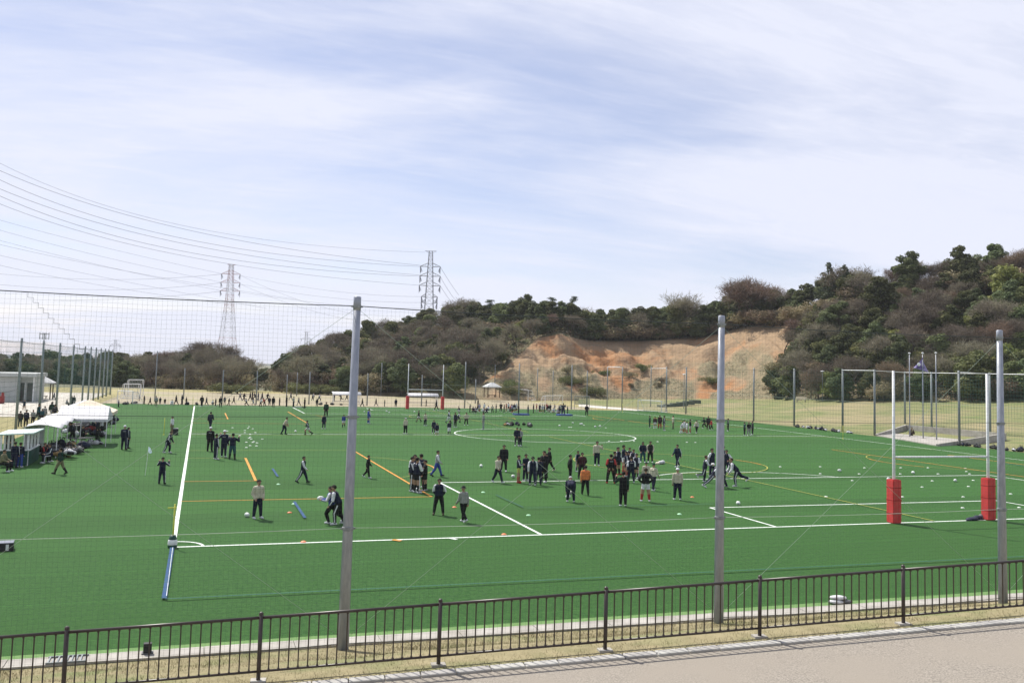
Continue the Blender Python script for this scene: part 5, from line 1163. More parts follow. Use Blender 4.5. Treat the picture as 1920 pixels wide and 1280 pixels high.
# ================================================================== people
def v3(x, y, z): return np.array([x, y, z], float)
def pose_prims(lean=.0, hl=.0, legs=((0, 0, .05), (0, 0, .05)), arms=((.05, .12, .15, .0), (.05, .12, .15, .0)), twist=0.0, toe=(0, 0), hturn=0.0, fist=False):
    """legs: (hip, knee, spread); arms: (shoulder fwd, abduct, elbow, inward). Left is +y, forward +x. Angles in radians."""
    up = v3(math.sin(lean), 0, math.cos(lean)); fw = v3(math.cos(lean), 0, -math.sin(lean)); lf = v3(0, 1, 0)
    pel = v3(0, 0, 0); pr = []
    def cap(a, b, r0, r1, s):
        k = {1: 1.13, 2: 1.16, 3: 1.18, 4: 1.12, 5: 1.16, 6: 1.18}.get(s, 1.0); pr.append((a, b, r0*k, r1*k, s))
    low = 9; feet = []
    for k, (a, kn, sp) in enumerate(legs):
        s = 1 if k == 0 else -1
        hip = pel+v3(0, s*.085, -.02); d1 = v3(math.sin(a), s*sp, -math.cos(a)); d1 /= np.linalg.norm(d1); knee = hip+d1*.42
        d2 = v3(math.sin(a-kn), s*sp*.6, -math.cos(a-kn)); d2 /= np.linalg.norm(d2); ank = knee+d2*.39
        ta = toe[k]; fd = v3(math.cos(ta), s*.12, math.sin(ta)); toe_p = ank+fd*.155+v3(0, 0, -.045)*math.cos(ta); heel = ank-fd*.045+v3(0, 0, -.03)
        cap(hip, hip+d1*.24, .105, .092, 4); cap(hip+d1*.24, knee, .090, .072, 5); cap(knee, knee+d2*.10, .072, .068, 5); cap(knee+d2*.10, ank-d2*.03, .070, .052, 6); cap(ank, heel, .05, .045, 7); cap(heel, toe_p, .045, .042, 7); cap(ank, toe_p, .045, .04, 7)
        ol = v3(0, s, 0); cap(hip+ol*.10+d1*.08, knee+ol*.072, .022, .020, 11); cap(knee+ol*.072, ank+ol*.052-d2*.04, .020, .017, 11)
        low = min(low, toe_p[2]-.04, heel[2]-.045)
    for s in (-1, 1):
        cap(pel+v3(0, s*.06, 0), pel+v3(0, s*.06, 0)+up*.05, .115, .118, 4)
        cap(pel+up*.03+lf*s*.065, pel+up*.22+lf*s*.065, .122, .110, 1); cap(pel+up*.22+lf*s*.065, pel+up*.40+lf*s*.085+fw*.01, .110, .115, 1)
        cap(pel+up*.42+lf*s*.05, pel+up*.435+lf*s*.165, .085, .070, 2)
    nb = pel+up*.48
    for q in (-.09, -.045, 0, .045): cap(pel+up*.37+lf*q-fw*.120, pel+up*.37+lf*(q+.025)-fw*.120, .020, .020, 12)
    hup = v3(math.sin(lean*.5+hl), 0, math.cos(lean*.5+hl)); hf = v3(math.cos(lean*.5+hl)*math.cos(hturn), math.sin(hturn), -math.sin(lean*.5+hl)); hs = np.cross(hup, hf)
    cap(nb-up*.02, nb+hup*.09, .062, .056, 0)
    hc = nb+hup*.185+hf*.015
    cap(hc-hf*.015, hc+hup*.03-hf*.01, .092, .090, 0); cap(hc-hup*.055+hf*.022, hc+hf*.02, .062, .078, 0); cap(hc-hup*.088+hf*.045, hc-hup*.08+hf*.05, .036, .036, 0)
    cap(hc-hup*.028+hf*.097, hc+hup*.008+hf*.092, .013, .008, 0)
    for s in (-1, 1):
        cap(hc+hs*s*.088-hf*.005-hup*.02, hc+hs*s*.090-hf*.005+hup*.015, .017, .019, 0); cap(hc+hs*s*.033+hf*.083+hup*.012, hc+hs*s*.036+hf*.083+hup*.012, .0125, .0125, 8)
    cap(hc-hup*.060+hf*.084-hs*.02, hc-hup*.060+hf*.084+hs*.02, .008, .008, 9)
    hands = []
    for k, (sa, ab, el, inw) in enumerate(arms):
        s = 1 if k == 0 else -1
        sh = pel+up*.43+lf*s*.185
        def loc(x, y, z): q = fw*x+lf*y+up*z; return q/np.linalg.norm(q)
        d1 = loc(math.sin(sa), s*ab, -math.cos(sa)); elb = sh+d1*.275
        d2 = loc(math.sin(sa+el), s*(ab*.6-inw), -math.cos(sa+el)); wr = elb+d2*.235
        cap(sh, elb, .068, .056, 2); cap(elb, wr-d2*.01, .056, .042, 3)
        ref = fw if abs(d2@fw) < .8 else up
        sd = np.cross(d2, ref); sd /= np.linalg.norm(sd); nrm = np.cross(sd, d2)
        pe = wr+d2*.085; cap(wr, pe, .027, .030, 0); cap(wr+sd*.016, pe+sd*.018, .022, .020, 0); cap(wr-sd*.016, pe-sd*.018, .022, .020, 0)
        for q, ln in ((-.030, .060), (-.010, .075), (.011, .070), (.031, .055)):
            b0 = pe+sd*q; m_ = b0+(d2*.9+nrm*.42)*ln*.55; e_ = m_+(d2*.55+nrm*.85)*ln*.5; cap(b0, m_, .0115, .0105, 0); cap(m_, e_, .0105, .0095, 0)
        tb = wr+d2*.02+sd*.03*s; cap(tb, tb+sd*.035*s+d2*.03, .013, .012, 0); cap(tb+sd*.035*s+d2*.03, tb+sd*.038*s+d2*.065+nrm*.015, .012, .010, 0)
        hands.append(pe+d2*.03)
        ou = lf*s; ou = ou-d1*(ou@d1); ou /= np.linalg.norm(ou); cap(sh+ou*.062, elb+ou*.052, .026, .022, 10); o2 = lf*s; o2 = o2-d2*(o2@d2); o2 /= max(.1, np.linalg.norm(o2)); cap(elb+o2*.050, wr+o2*.034-d2*.02, .020, .016, 10)
    off = v3(0, 0, -low)
    pr = [(a+off, b+off, r0, r1, s) for a, b, r0, r1, s in pr]
    return pr, hc+off, hup, hf, [h+off for h in hands]
def cap_mesh(bm, a, b, r0, r1, n=10):
    d = b-a; L = np.linalg.norm(d); d = d/L if L > 1e-6 else v3(0, 0, 1)
    q = Vector(d).to_track_quat('Z', 'Y').to_matrix(); rings = []
    prof = [(-r0*math.cos(t), r0*math.sin(t)) for t in (.0, .5, 1.05, math.pi/2)]+[(L+r1*math.sin(t), r1*math.cos(t)) for t in (0, .5, 1.05, math.pi/2)]
    for z, r in prof:
        r = max(r, 1e-4); rings.append([bm.verts.new(q@Vector((r*math.cos(2*math.pi*j/n), r*math.sin(2*math.pi*j/n), z))+Vector(a)) for j in range(n)])
    for i in range(len(rings)-1):
        for j in range(n): bm.faces.new((rings[i][j], rings[i][(j+1) % n], rings[i+1][(j+1) % n], rings[i+1][j]))
    bm.faces.new(list(reversed(rings[0]))); bm.faces.new(rings[-1])
def make_pose(name, vox=.0125, **kw):
    pr, hc, hup, hf, hands = pose_prims(**kw)
    bm = bmesh.new()
    for a, b, r0, r1, s in pr: cap_mesh(bm, a, b, r0, r1)
    me = bpy.data.meshes.new('tmp'); bm.to_mesh(me); bm.free(); ob = bpy.data.objects.new('tmp', me); COL.objects.link(ob)
    md = ob.modifiers.new('r', 'REMESH'); md.mode = 'VOXEL'; md.voxel_size = vox; md.use_smooth_shade = True
    dg = bpy.context.evaluated_depsgraph_get(); out = bpy.data.meshes.new_from_object(ob.evaluated_get(dg)); bpy.data.objects.remove(ob); out.name = 'body'
    n = len(out.polygons); c = np.empty(n*3, np.float32); out.polygons.foreach_get('center', c); c = c.reshape(-1, 3).astype(float)
    best = np.full(n, 9.0); idx = np.zeros(n, np.int32)
    for a, b, r0, r1, s in pr:
        ab = b-a; t = np.clip(((c-a)@ab)/max(ab@ab, 1e-9), 0, 1); d = np.linalg.norm(c-(a+t[:, None]*ab), axis=1)-(r0+(r1-r0)*t); k = d < best-(.002 if s < 8 else -.006); best = np.where(k, d, best); idx = np.where(k, s, idx)
    while len(out.materials) < 13: out.materials.append(CL['N'])
    out.polygons.foreach_set('material_index', idx.astype(np.int32)); out.polygons.foreach_set('use_smooth', np.ones(n, bool)); out.update()
    POSES[name] = (out, hc, hup, hf, hands)
POSES = {}
make_pose('stand', legs=((.02, .03, .10), (-.02, .03, .10)), arms=((.06, .16, .22, .05), (.04, .16, .2, .05)))
make_pose('relax', legs=((.10, .10, .16), (-.05, .04, .12)), arms=((-.1, .20, .7, .35), (.02, .16, .25, .05)), hturn=.4)
make_pose('pocket', legs=((.04, .05, .12), (-.04, .03, .10)), arms=((-.15, .30, .75, .42), (-.15, .30, .75, .42)), hl=.05)
make_pose('cross', legs=((.02, .03, .14), (-.03, .03, .14)), arms=((.25, .22, 1.35, 1.0), (.30, .22, 1.45, 1.0)), lean=-.03)
make_pose('behind', legs=((.0, .02, .20), (.0, .02, .20)), arms=((-.45, .32, .35, .75), (-.45, .32, .35, .75)), lean=-.04)
make_pose('akimbo', legs=((.0, .02, .18), (.0, .02, .18)), arms=((-.25, .85, .9, 1.2), (-.25, .85, .9, 1.2)))
make_pose('ear', legs=((.02, .02, .05), (-.02, .02, .05)), arms=((.5, .9, 2.3, .75), (.05, .14, .15, .0)))
make_pose('headup', legs=((.0, .02, .13), (.0, .02, .13)), arms=((.75, .75, 2.0, .65), (.75, .75, 2.0, .65)))
make_pose('walk', legs=((.42, .12, .03), (-.34, .28, .03)), arms=((-.35, .14, .35, .05), (.38, .14, .45, .05)), lean=.04, toe=(.18, -.35))
make_pose('walk2', legs=((-.22, .50, .03), (.20, .05, .03)), arms=((.25, .14, .5, .1), (-.25, .14, .3, .05)), lean=.05, toe=(-.5, 0))
make_pose('stride', legs=((.30, .02, .10), (-.30, .10, .10)), arms=((-.2, .18, .3, .05), (.25, .18, .4, .05)), toe=(.05, -.2))
make_pose('run', legs=((.75, .95, .03), (-.35, .75, .03)), arms=((-.55, .2, 1.3, .1), (.5, .2, 1.4, .1)), lean=.25, hl=-.15, toe=(.1, -.7))
make_pose('runball', legs=((.55, .9, .03), (-.5, .5, .05)), arms=((.6, .25, 1.2, .55), (.6, .25, 1.2, .55)), lean=.18, hl=-.1, toe=(.1, -.6))
make_pose('kickback', legs=((.10, .25, .03), (-.30, 1.25, .05)), arms=((.55, .22, 1.1, .45), (.65, .22, 1.1, .45)), lean=.16, hl=-.1, toe=(0, -1.0))
make_pose('dive', legs=((.30, .45, .05), (-.75, .55, .08)), arms=((.85, .25, .55, .2), (1.0, .3, .4, .2)), lean=.75, hl=-.55, toe=(0, -.9))
make_pose('leanf', legs=((.35, .45, .12), (-.10, .35, .12)), arms=((.55, .2, .5, .15), (.45, .2, .6, .15)), lean=.48, hl=-.2)
make_pose('bend', legs=((.30, .12, .12), (.22, .12, .14)), arms=((.95, .12, .35, .1), (.9, .12, .35, .1)), lean=1.25, hl=.1)
make_pose('crouch', legs=((1.55, 2.35, .18), (1.45, 2.35, .18)), arms=((.75, .2, .9, .4), (.75, .2, .9, .4)), lean=.42, hl=-.1)
make_pose('lunge', legs=((1.0, 1.05, .10), (-.75, .15, .12)), arms=((.7, .3, .7, .2), (-.3, .3, .8, .2)), lean=.5, hl=-.3, toe=(0, -.5))
make_pose('sit', legs=((1.5, 1.45, .12), (1.45, 1.45, .12)), arms=((.5, .2, .9, .3), (.5, .2, .9, .3)), lean=.15)
# hair and hats, built round a head of unit size at the origin (x forward, z up)
HAIR = {}
def shell(r, zlow_front, zlow_back, name, m, brim=None, n=18, k=9):
    g = MB(); vs = []; fs = []
    for i in range(k+1):
        for j in range(n):
            q = 2*math.pi*j/n; f = (math.cos(q)+1)/2; zl = zlow_back+(zlow_front-zlow_back)*f**1.5
            ph = (math.pi/2)*(1-i/k) if i < k else 0; ph = math.asin(max(-1, min(1, zl/r[2])))+(math.pi/2-math.asin(max(-1, min(1, zl/r[2]))))*i/k
            vs.append((r[0]*math.cos(ph)*math.cos(q)-.012, r[1]*math.cos(ph)*math.sin(q), r[2]*math.sin(ph)+.018+.004*math.sin(q*5+i)))
    for i in range(k):
        for j in range(n): j2 = (j+1) % n; fs.append((i*n+j, i*n+j2, (i+1)*n+j2, (i+1)*n+j))
    fs.append(tuple(reversed(range(n)))); g.add(vs, fs)
    if brim == 'cap': g.add([(.085+.075*math.cos(t)*1.0, .085*math.sin(t), .038-.012*math.cos(t)) for t in np.linspace(-1.5, 1.5, 9)]+[(.06, .07*math.sin(t), .05) for t in np.linspace(-1.5, 1.5, 9)], [(i, i+1, 10+i, 9+i) for i in range(8)])
    if brim == 'hat':
        a = [(.165*math.cos(t)-.01, .165*math.sin(t), .025) for t in np.linspace(0, 6.2832, 19)[:-1]]; b = [(.1*math.cos(t)-.01, .1*math.sin(t), .055) for t in np.linspace(0, 6.2832, 19)[:-1]]
        g.add(a+b, [(i, (i+1) % 18, 18+(i+1) % 18, 18+i) for i in range(18)])
    if brim == 'long': g.ell((-.065, 0, -.09), (.055, .09, .15), 10, 7)
    return g.mesh(name, m, True)
for c_ in ('H', 'W', 'g', 'K', 'N', 'b'):
    HAIR['cap'+c_] = shell((.112, .104, .105), .03, -.005, 'cap', CL[c_], 'cap')
HAIR['hair'] = shell((.110, .102, .103), .045, -.055, 'hair', CL['H']); HAIR['brownhair'] = shell((.110, .102, .103), .045, -.055, 'hair', CL['b']); HAIR['long'] = shell((.112, .106, .104), .04, -.08, 'hair', CL['H'], 'long'); HAIR['hatK'] = shell((.112, .106, .115), .02, .01, 'hat', CL['K'], 'hat')
rs = random.Random(9)
FACE = {'R': 0, 'RA': 45, 'A': 90, 'LA': 135, 'L': 180, 'LC': 225, 'C': 270, 'RC': 315}
def person(u, v, vt, pose, face, cols, head, label, group=None, h=None, z=0.0, loc=None):
    """cols: body, upper sleeve, lower sleeve, thigh, knee, shin, shoes"""
    p = G(u, v, z) if loc is None else np.array(loc); me, hc, hup, hf, hands = POSES[pose]
    full = {'run': 1.60, 'runball': 1.62, 'kickback': 1.66, 'dive': 1.42, 'leanf': 1.52, 'bend': 1.12, 'crouch': 1.05, 'lunge': 1.25, 'sit': 1.3}.get(pose, 1.70)
    s = (h/1.70) if h else (v-vt)*DEP(p)/FPX/full; s = min(1.09, max(.58, s))
    rz = -.3296+R_(FACE[face] if isinstance(face, str) else face)
    root = tag(link('person', None, None, p, rz, s), label, 'person', group)
    o = link('body', me, root)
    cm = [CL['S']]+[CL[c] for c in cols]+[CL['H'], CL['M']]
    cm = [cm[0], cm[1], cm[2], cm[3], cm[4], cm[5], cm[6], cm[7], cm[8], cm[9]]
    wt = cols[0] in 'NB' and rs.random() < .6; cm += [CL['W'] if wt or cols[1] == 'W' else cm[3], CL['W'] if (wt and cols[3] == cols[5] and cols[3] in 'NBK') else cm[4], CL['G'] if cols[0] in 'NKD' and rs.random() < .5 else cm[1]]
    if not (wt and cols[3] == cols[5]) and cols[3] != cols[5]: cm[11] = cm[5]
    for i, mm in enumerate(cm): o.material_slots[i].link = 'OBJECT'; o.material_slots[i].material = mm
    ho = link(HAIR[head].name.split('.')[0], HAIR[head], root); hs = np.cross(hup, hf); hs /= np.linalg.norm(hs); hx = np.cross(hs, hup)
    mm = Matrix.Identity(4)
    for i in range(3): mm[i][0] = hx[i]; mm[i][1] = hs[i]; mm[i][2] = hup[i]; mm[i][3] = hc[i]
    ho.matrix_local = mm
    root['_h'] = 0; del root['_h']
    return root, hands, s, rz, p
def held_ball(pr, label):
    root, hands, s, rz, p = pr; c = (hands[0]+hands[1])/2; q = Matrix.Rotation(rz, 3, 'Z')@Vector(c*s); o = link('rugby_ball', ball_me, None, (p[0]+q.x, p[1]+q.y, p[2]+q.z+.04), rz+.5); tag(o, label, 'ball', 'rugby balls')
TR = 'NNNNNNW'
P_ = [
 (482, 972, 899, 'pocket', 'RC', 'CCCNNNW', 'hair', 'person in a cream top and navy trousers beside a rugby ball'),
 (567, 905, 854, 'walk', 'R', 'NWWNNNK', 'hair', 'player in navy with white sleeve stripes walking right of the blue dash'),
 (634, 983, 914, 'leanf', 'L', 'NWNKKKW', 'hair', 'navy clad player grappling behind the ball carrier, half hidden by the nearest pole'),
 (689, 896, 853, 'walk2', 'R', 'KKKKKKW', 'hair', 'slim player all in black walking on the orange line'),
 (772, 921, 856, 'cross', 'R', 'NNNKSKW', 'hair', 'front left player of the dark huddle on the orange line'),
 (781, 924, 850, 'cross', 'RA', 'NWNKSKW', 'hair', 'tall player with white shoulder in the dark huddle on the orange line'),
 (788, 915, 841, 'stand', 'LA', 'NNNKKKW', 'hair', 'rear player of the dark huddle on the orange line'),
 (796, 920, 862, 'relax', 'L', 'KKKKSKW', 'hair', 'right hand player in black of the huddle on the orange line'),
 (819, 893, 843, 'walk', 'R', 'GWGBBBK', 'hair', 'person in a grey top and blue striped trousers walking past the huddle'),
 (822, 965, 897, 'behind', 'C', 'NWNKKKb', 'hair', 'coach in navy with white shoulders standing hands behind the back'),
 (868, 979, 911, 'walk2', 'LA', 'QQQKKKW', 'hatK', 'person in a grey hoodie and dark bucket hat near the white diagonal line'),
 (933, 905, 853, 'walk', 'RC', 'CCCNNNW', 'hair', 'person in a cream jacket walking before the big man in black'),
 (944, 884, 834, 'stand', 'C', 'KKKKKKW', 'hair', 'broad man in a black sweater behind the cream jacket'),
 (972, 905, 853, 'cross', 'R', 'NNNYSRR', 'hair', 'player in yellow shorts and red socks with arms folded'),
 (998, 910, 855, 'stride', 'A', 'NWWNNNW', 'hair', 'player seen from behind with white sleeves and striped trousers'),
 (1009, 909, 857, 'stand', 'A', 'NNNNNNK', 'hair', 'dark clad player standing between two others left of the slim black figure'),
 (1019, 904, 845, 'cross', 'LC', 'KKKKKKW', 'hair', 'tall coach in black with arms folded'),
 (1030, 883, 838, 'walk', 'L', 'KKKKKKC', 'hair', 'player in black stepping away behind the tall coach'),
 (1069, 902, 852, 'behind', 'R', 'KKKKKKK', 'hair', 'slim figure in black standing upright in profile'),
 (1091, 897, 848, 'behind', 'C', 'MMKKKKK', 'hair', 'person in dark maroon behind the orange vest'),
 (1097, 928, 872, 'stride', 'A', 'OOOKKKK', 'hair', 'person in a bright orange vest seen from behind'),
 (1119, 873, 827, 'ear', 'C', 'CCCNNNW', 'hair', 'person in a cream jacket holding a hand to the mouth'),
 (1145, 906, 851, 'behind', 'A', 'KRKMKKR', 'hair', 'player in black with a red shoulder and maroon trousers'),
 (1158, 890, 838, 'stand', 'RC', 'NWNKSKR', 'hair', 'player in navy and black shorts in the central group, left'),
 (1169, 884, 834, 'cross', 'R', 'NNNWSRR', 'hair', 'tall player in white shorts and red socks in the central group'),
 (1180, 880, 839, 'stand', 'C', 'NWWNNNW', 'hair', 'player half hidden at the back of the central group'),
 (1187, 884, 842, 'cross', 'LC', 'NWNNNNW', 'hair', 'player with folded arms at the right of the central group'),
 (1183, 905, 855, 'stride', 'A', 'NWNNNNW', 'hair', 'front player of the central group with white shoulders and print on the back'),
 (1168, 949, 884, 'ear', 'A', 'KgKKKKW', 'hair', 'slim person in black raising an arm to the ear'),
 (1210, 940, 877, 'akimbo', 'A', 'KDKWSRW', 'brownhair', 'player in a black shirt, white shorts and red socks seen from behind'),
 (1211, 912, 866, 'stand', 'A', 'CCCNNNW', 'capg', 'green capped coach in cream, the left and farther of two'),
 (1225, 920, 868, 'stride', 'RA', 'CCCNNNW', 'capg', 'green capped coach in cream, the right and nearer of two'),
 (1270, 937, 877, 'stand', 'A', 'CCCNNNW', 'capW', 'coach in a cream jacket and white cap seen from behind'),
 (1205, 867, 828, 'pocket', 'C', 'NNNTTTW', 'long', 'long haired person in a navy coat and teal trousers'),
 (1219, 867, 827, 'pocket', 'C', 'KCCKKKW', 'hair', 'person in a black vest with cream sleeves beside the long haired one'),
 (1270, 876, 832, 'walk', 'LC', 'NTNNNNW', 'hair', 'person in a long dark navy coat walking alone'),
 (1335, 893, 840, 'behind', 'RC', 'NWWNNNW', 'hair', 'coach in navy and white standing just left of the middle near pole'),
 (1356, 884, 836, 'stand', 'LC', 'NWNNNNW', 'hair', 'player hidden behind another right of the middle near pole'),
 (1362, 889, 843, 'akimbo', 'LC', 'NWNNNNW', 'hair', 'player with hands on hips right of the middle near pole'),
 (1338, 914, 862, 'lunge', 'R', 'NWNNNNW', 'hair', 'player lunging with a stretched leg behind the middle near pole'),
 (1357, 914, 864, 'leanf', 'L', 'NNNNNNG', 'brownhair', 'crouching player in navy at the right of the middle near pole'),
 (1381, 912, 863, 'dive', 'L', 'NWWNNNW', 'brownhair', 'player in navy with white sleeves charging to the left'),
 (303, 907, 857, 'headup', 'A', 'NNNNNNK', 'capH', 'person in navy outside the left touchline with both hands raised to the head'),
 (232, 843, 797, 'stand', 'A', 'NNNNNNb', 'capW', 'person in navy and white cap left of the flag'),
 (239, 840, 801, 'stand', 'RA', 'NNNNNNb', 'hair', 'person in navy standing close behind the white cap'),
 (313, 849, 812, 'leanf', 'R', 'NNNNNNW', 'hair', 'person in navy leaning forward beside the left touchline', 1.62),
 (322, 814, 780, 'stand', 'L', 'WWSkkSW', 'hatK', 'person in white shirt, khaki shorts and dark hat by a black crate'),
 (394, 803, 771, 'walk', 'A', 'NNNNNNK', 'hair', 'person in navy walking away above the group of four'),
 (393, 846, 800, 'stand', 'A', 'KKNKKKK', 'capW', 'leftmost of the four dark adults by the white markers'),
 (404, 861, 813, 'stand', 'RA', 'NNNNNNW', 'hair', 'second from the left of the four dark adults, slightly nearer'),
 (419, 857, 803, 'ear', 'A', 'NNNNNNW', 'capW', 'white capped third of the four dark adults'),
 (435, 861, 812, 'headup', 'A', 'NNNTTKK', 'hair', 'rightmost of the four dark adults with printed back and teal trousers'),
 (112, 889, 838, 'walk', 'L', 'gKgkkKK', 'hair', 'person in green and black walking past the heap of bags'),
 (26, 877, 828, 'stand', 'A', 'NNNVVVK', 'hair', 'dark coated person at the team shelter, left of two'),
 (36, 876, 829, 'stand', 'A', 'NNNBBBW', 'hair', 'dark coated person in blue trousers at the team shelter, right of two'),
 (3, 884, 850, 'sit', 'R', 'kkkKKKW', 'hair', 'seated person cut by the left picture edge', 1.6),
 (969, 836, 801, 'pocket', 'C', 'NNNDDDW', 'hair', 'person in navy, left of a pair at the centre circle'),
 (975, 836, 802, 'pocket', 'LC', 'GQQNNNW', 'hair', 'person in grey, right of a pair at the centre circle'),
 (532, 814, 788, 'leanf', 'R', 'CCSNNNK', 'hair', 'coach in a white top bending forward on the halfway line', 1.66),
 (577, 815, 789, 'run', 'L', 'NNNWSKK', 'hair', 'child in white shorts running on the halfway line', 1.45),
 (607, 804, 777, 'stand', 'C', 'NNNNNNW', 'hair', 'adult in navy left of the nearest pole'),
 (611, 781, 753, 'stand', 'C', 'ggKKKKK', 'hair', 'adult in dark green standing near the far penalty line'),
 (644, 801, 777, 'walk2', 'C', 'BNBWSNK', 'hair', 'child in blue beside the nearest pole'),
 (691, 794, 766, 'stand', 'RA', 'BCBBSBW', 'hair', 'child in blue kit right of the nearest pole'),
 (760, 813, 783, 'stand', 'LA', 'CCCKKKW', 'capW', 'coach in a cream jacket and white cap on the halfway line'),
 (785, 791, 769, 'walk', 'L', 'KKKWSKK', 'hair', 'child in black and white shorts below the far goal'),
 (797, 798, 774, 'stand', 'RC', 'CCCNNNW', 'hair', 'child in a pale top below the far goal'),
 (813, 812, 787, 'stand', 'C', 'NNNNNNW', 'hair', 'taller of two on the halfway line left of the centre circle'),
 (819, 816, 793, 'stand', 'C', 'NNNKWSW', 'hair', 'shorter of two on the halfway line left of the centre circle'),
 (842, 814, 789, 'walk2', 'C', 'NNNWWKK', 'hair', 'child in white shorts at the left end of the centre circle'),
 (841, 793, 768, 'walk', 'R', 'NWNWWKK', 'hair', 'child in navy and white just above the centre circle'),
 (853, 801, 773, 'stand', 'RC', 'NNNKKKW', 'hair', 'child in navy above the left end of the centre circle'),
 (859, 792, 772, 'run', 'R', 'NWNKSKK', 'hair', 'small running child above the centre circle', 1.4),
 (874, 797, 773, 'akimbo', 'C', 'CCCKKKW', 'long', 'long haired person in a cream top above the centre circle'),
 (906, 805, 771, 'stand', 'L', 'GGGGGGW', 'hair', 'person in a pale grey tracksuit on the centre circle'),
 (862, 772, 762, 'crouch', 'L', 'KKKWWSW', 'hair', 'small crouching child right of the far goal', 1.3),
 (1152, 897, 846, 'stand', 'R', 'KKKKKKW', 'hair', 'player in black squeezed into the left of the central group'),
 (1174, 893, 846, 'relax', 'L', 'NNNNSRW', 'hair', 'player in navy with bare knees deep in the central group'),
 (1193, 897, 850, 'stand', 'LC', 'NWNKSKW', 'hair', 'player in navy and black shorts at the right edge of the central group'),
 (985, 901, 851, 'stand', 'RC', 'NNNNNNW', 'hair', 'player in navy beside the yellow shorts'),
 (1024, 896, 850, 'relax', 'L', 'KKKKKKK', 'hair', 'dark player right of the tall coach with folded arms'),
 (1083, 884, 845, 'stand', 'RC', 'NNNKSKW', 'hair', 'player in navy shorts left of the dark maroon person'),
 (776, 917, 845, 'stand', 'C', 'NWNKSKW', 'hair', 'player half hidden in the middle of the dark huddle'),
 (1713, 818, 797, 'crouch', 'L', 'bkbbbKK', 'hair', 'person squatting in brown on the flag plaza', 1.7),
]
kids = []
for e in P_:
    u, v, vt, po, fa, co, hd, lb = e[:8]; q = person(u, v, vt, po, fa, co, hd, lb, 'people on the sports field', e[8] if len(e) > 8 else None)
held_ball(person(621, 981, 916, 'runball', 'L', 'BWBKKKW', 'hair', 'player in blue and white running left clutching a ball', 'people on the sports field', 1.62), 'white rugby ball clutched by the player in blue')
held_ball(person(1321, 904, 859, 'kickback', 'R', 'NWNNNNW', 'brownhair', 'player in navy running right with a white ball in both hands', 'people on the sports field', 1.66), 'white rugby ball held by the running player left of the middle near pole')
held_ball(person(1070, 942, 900, 'bend', 'A', 'NNNNNNW', 'capW', 'player in navy bending to the ground below the slim black figure', 'people on the sports field', 1.62), 'rugby ball under the hands of the bending player')
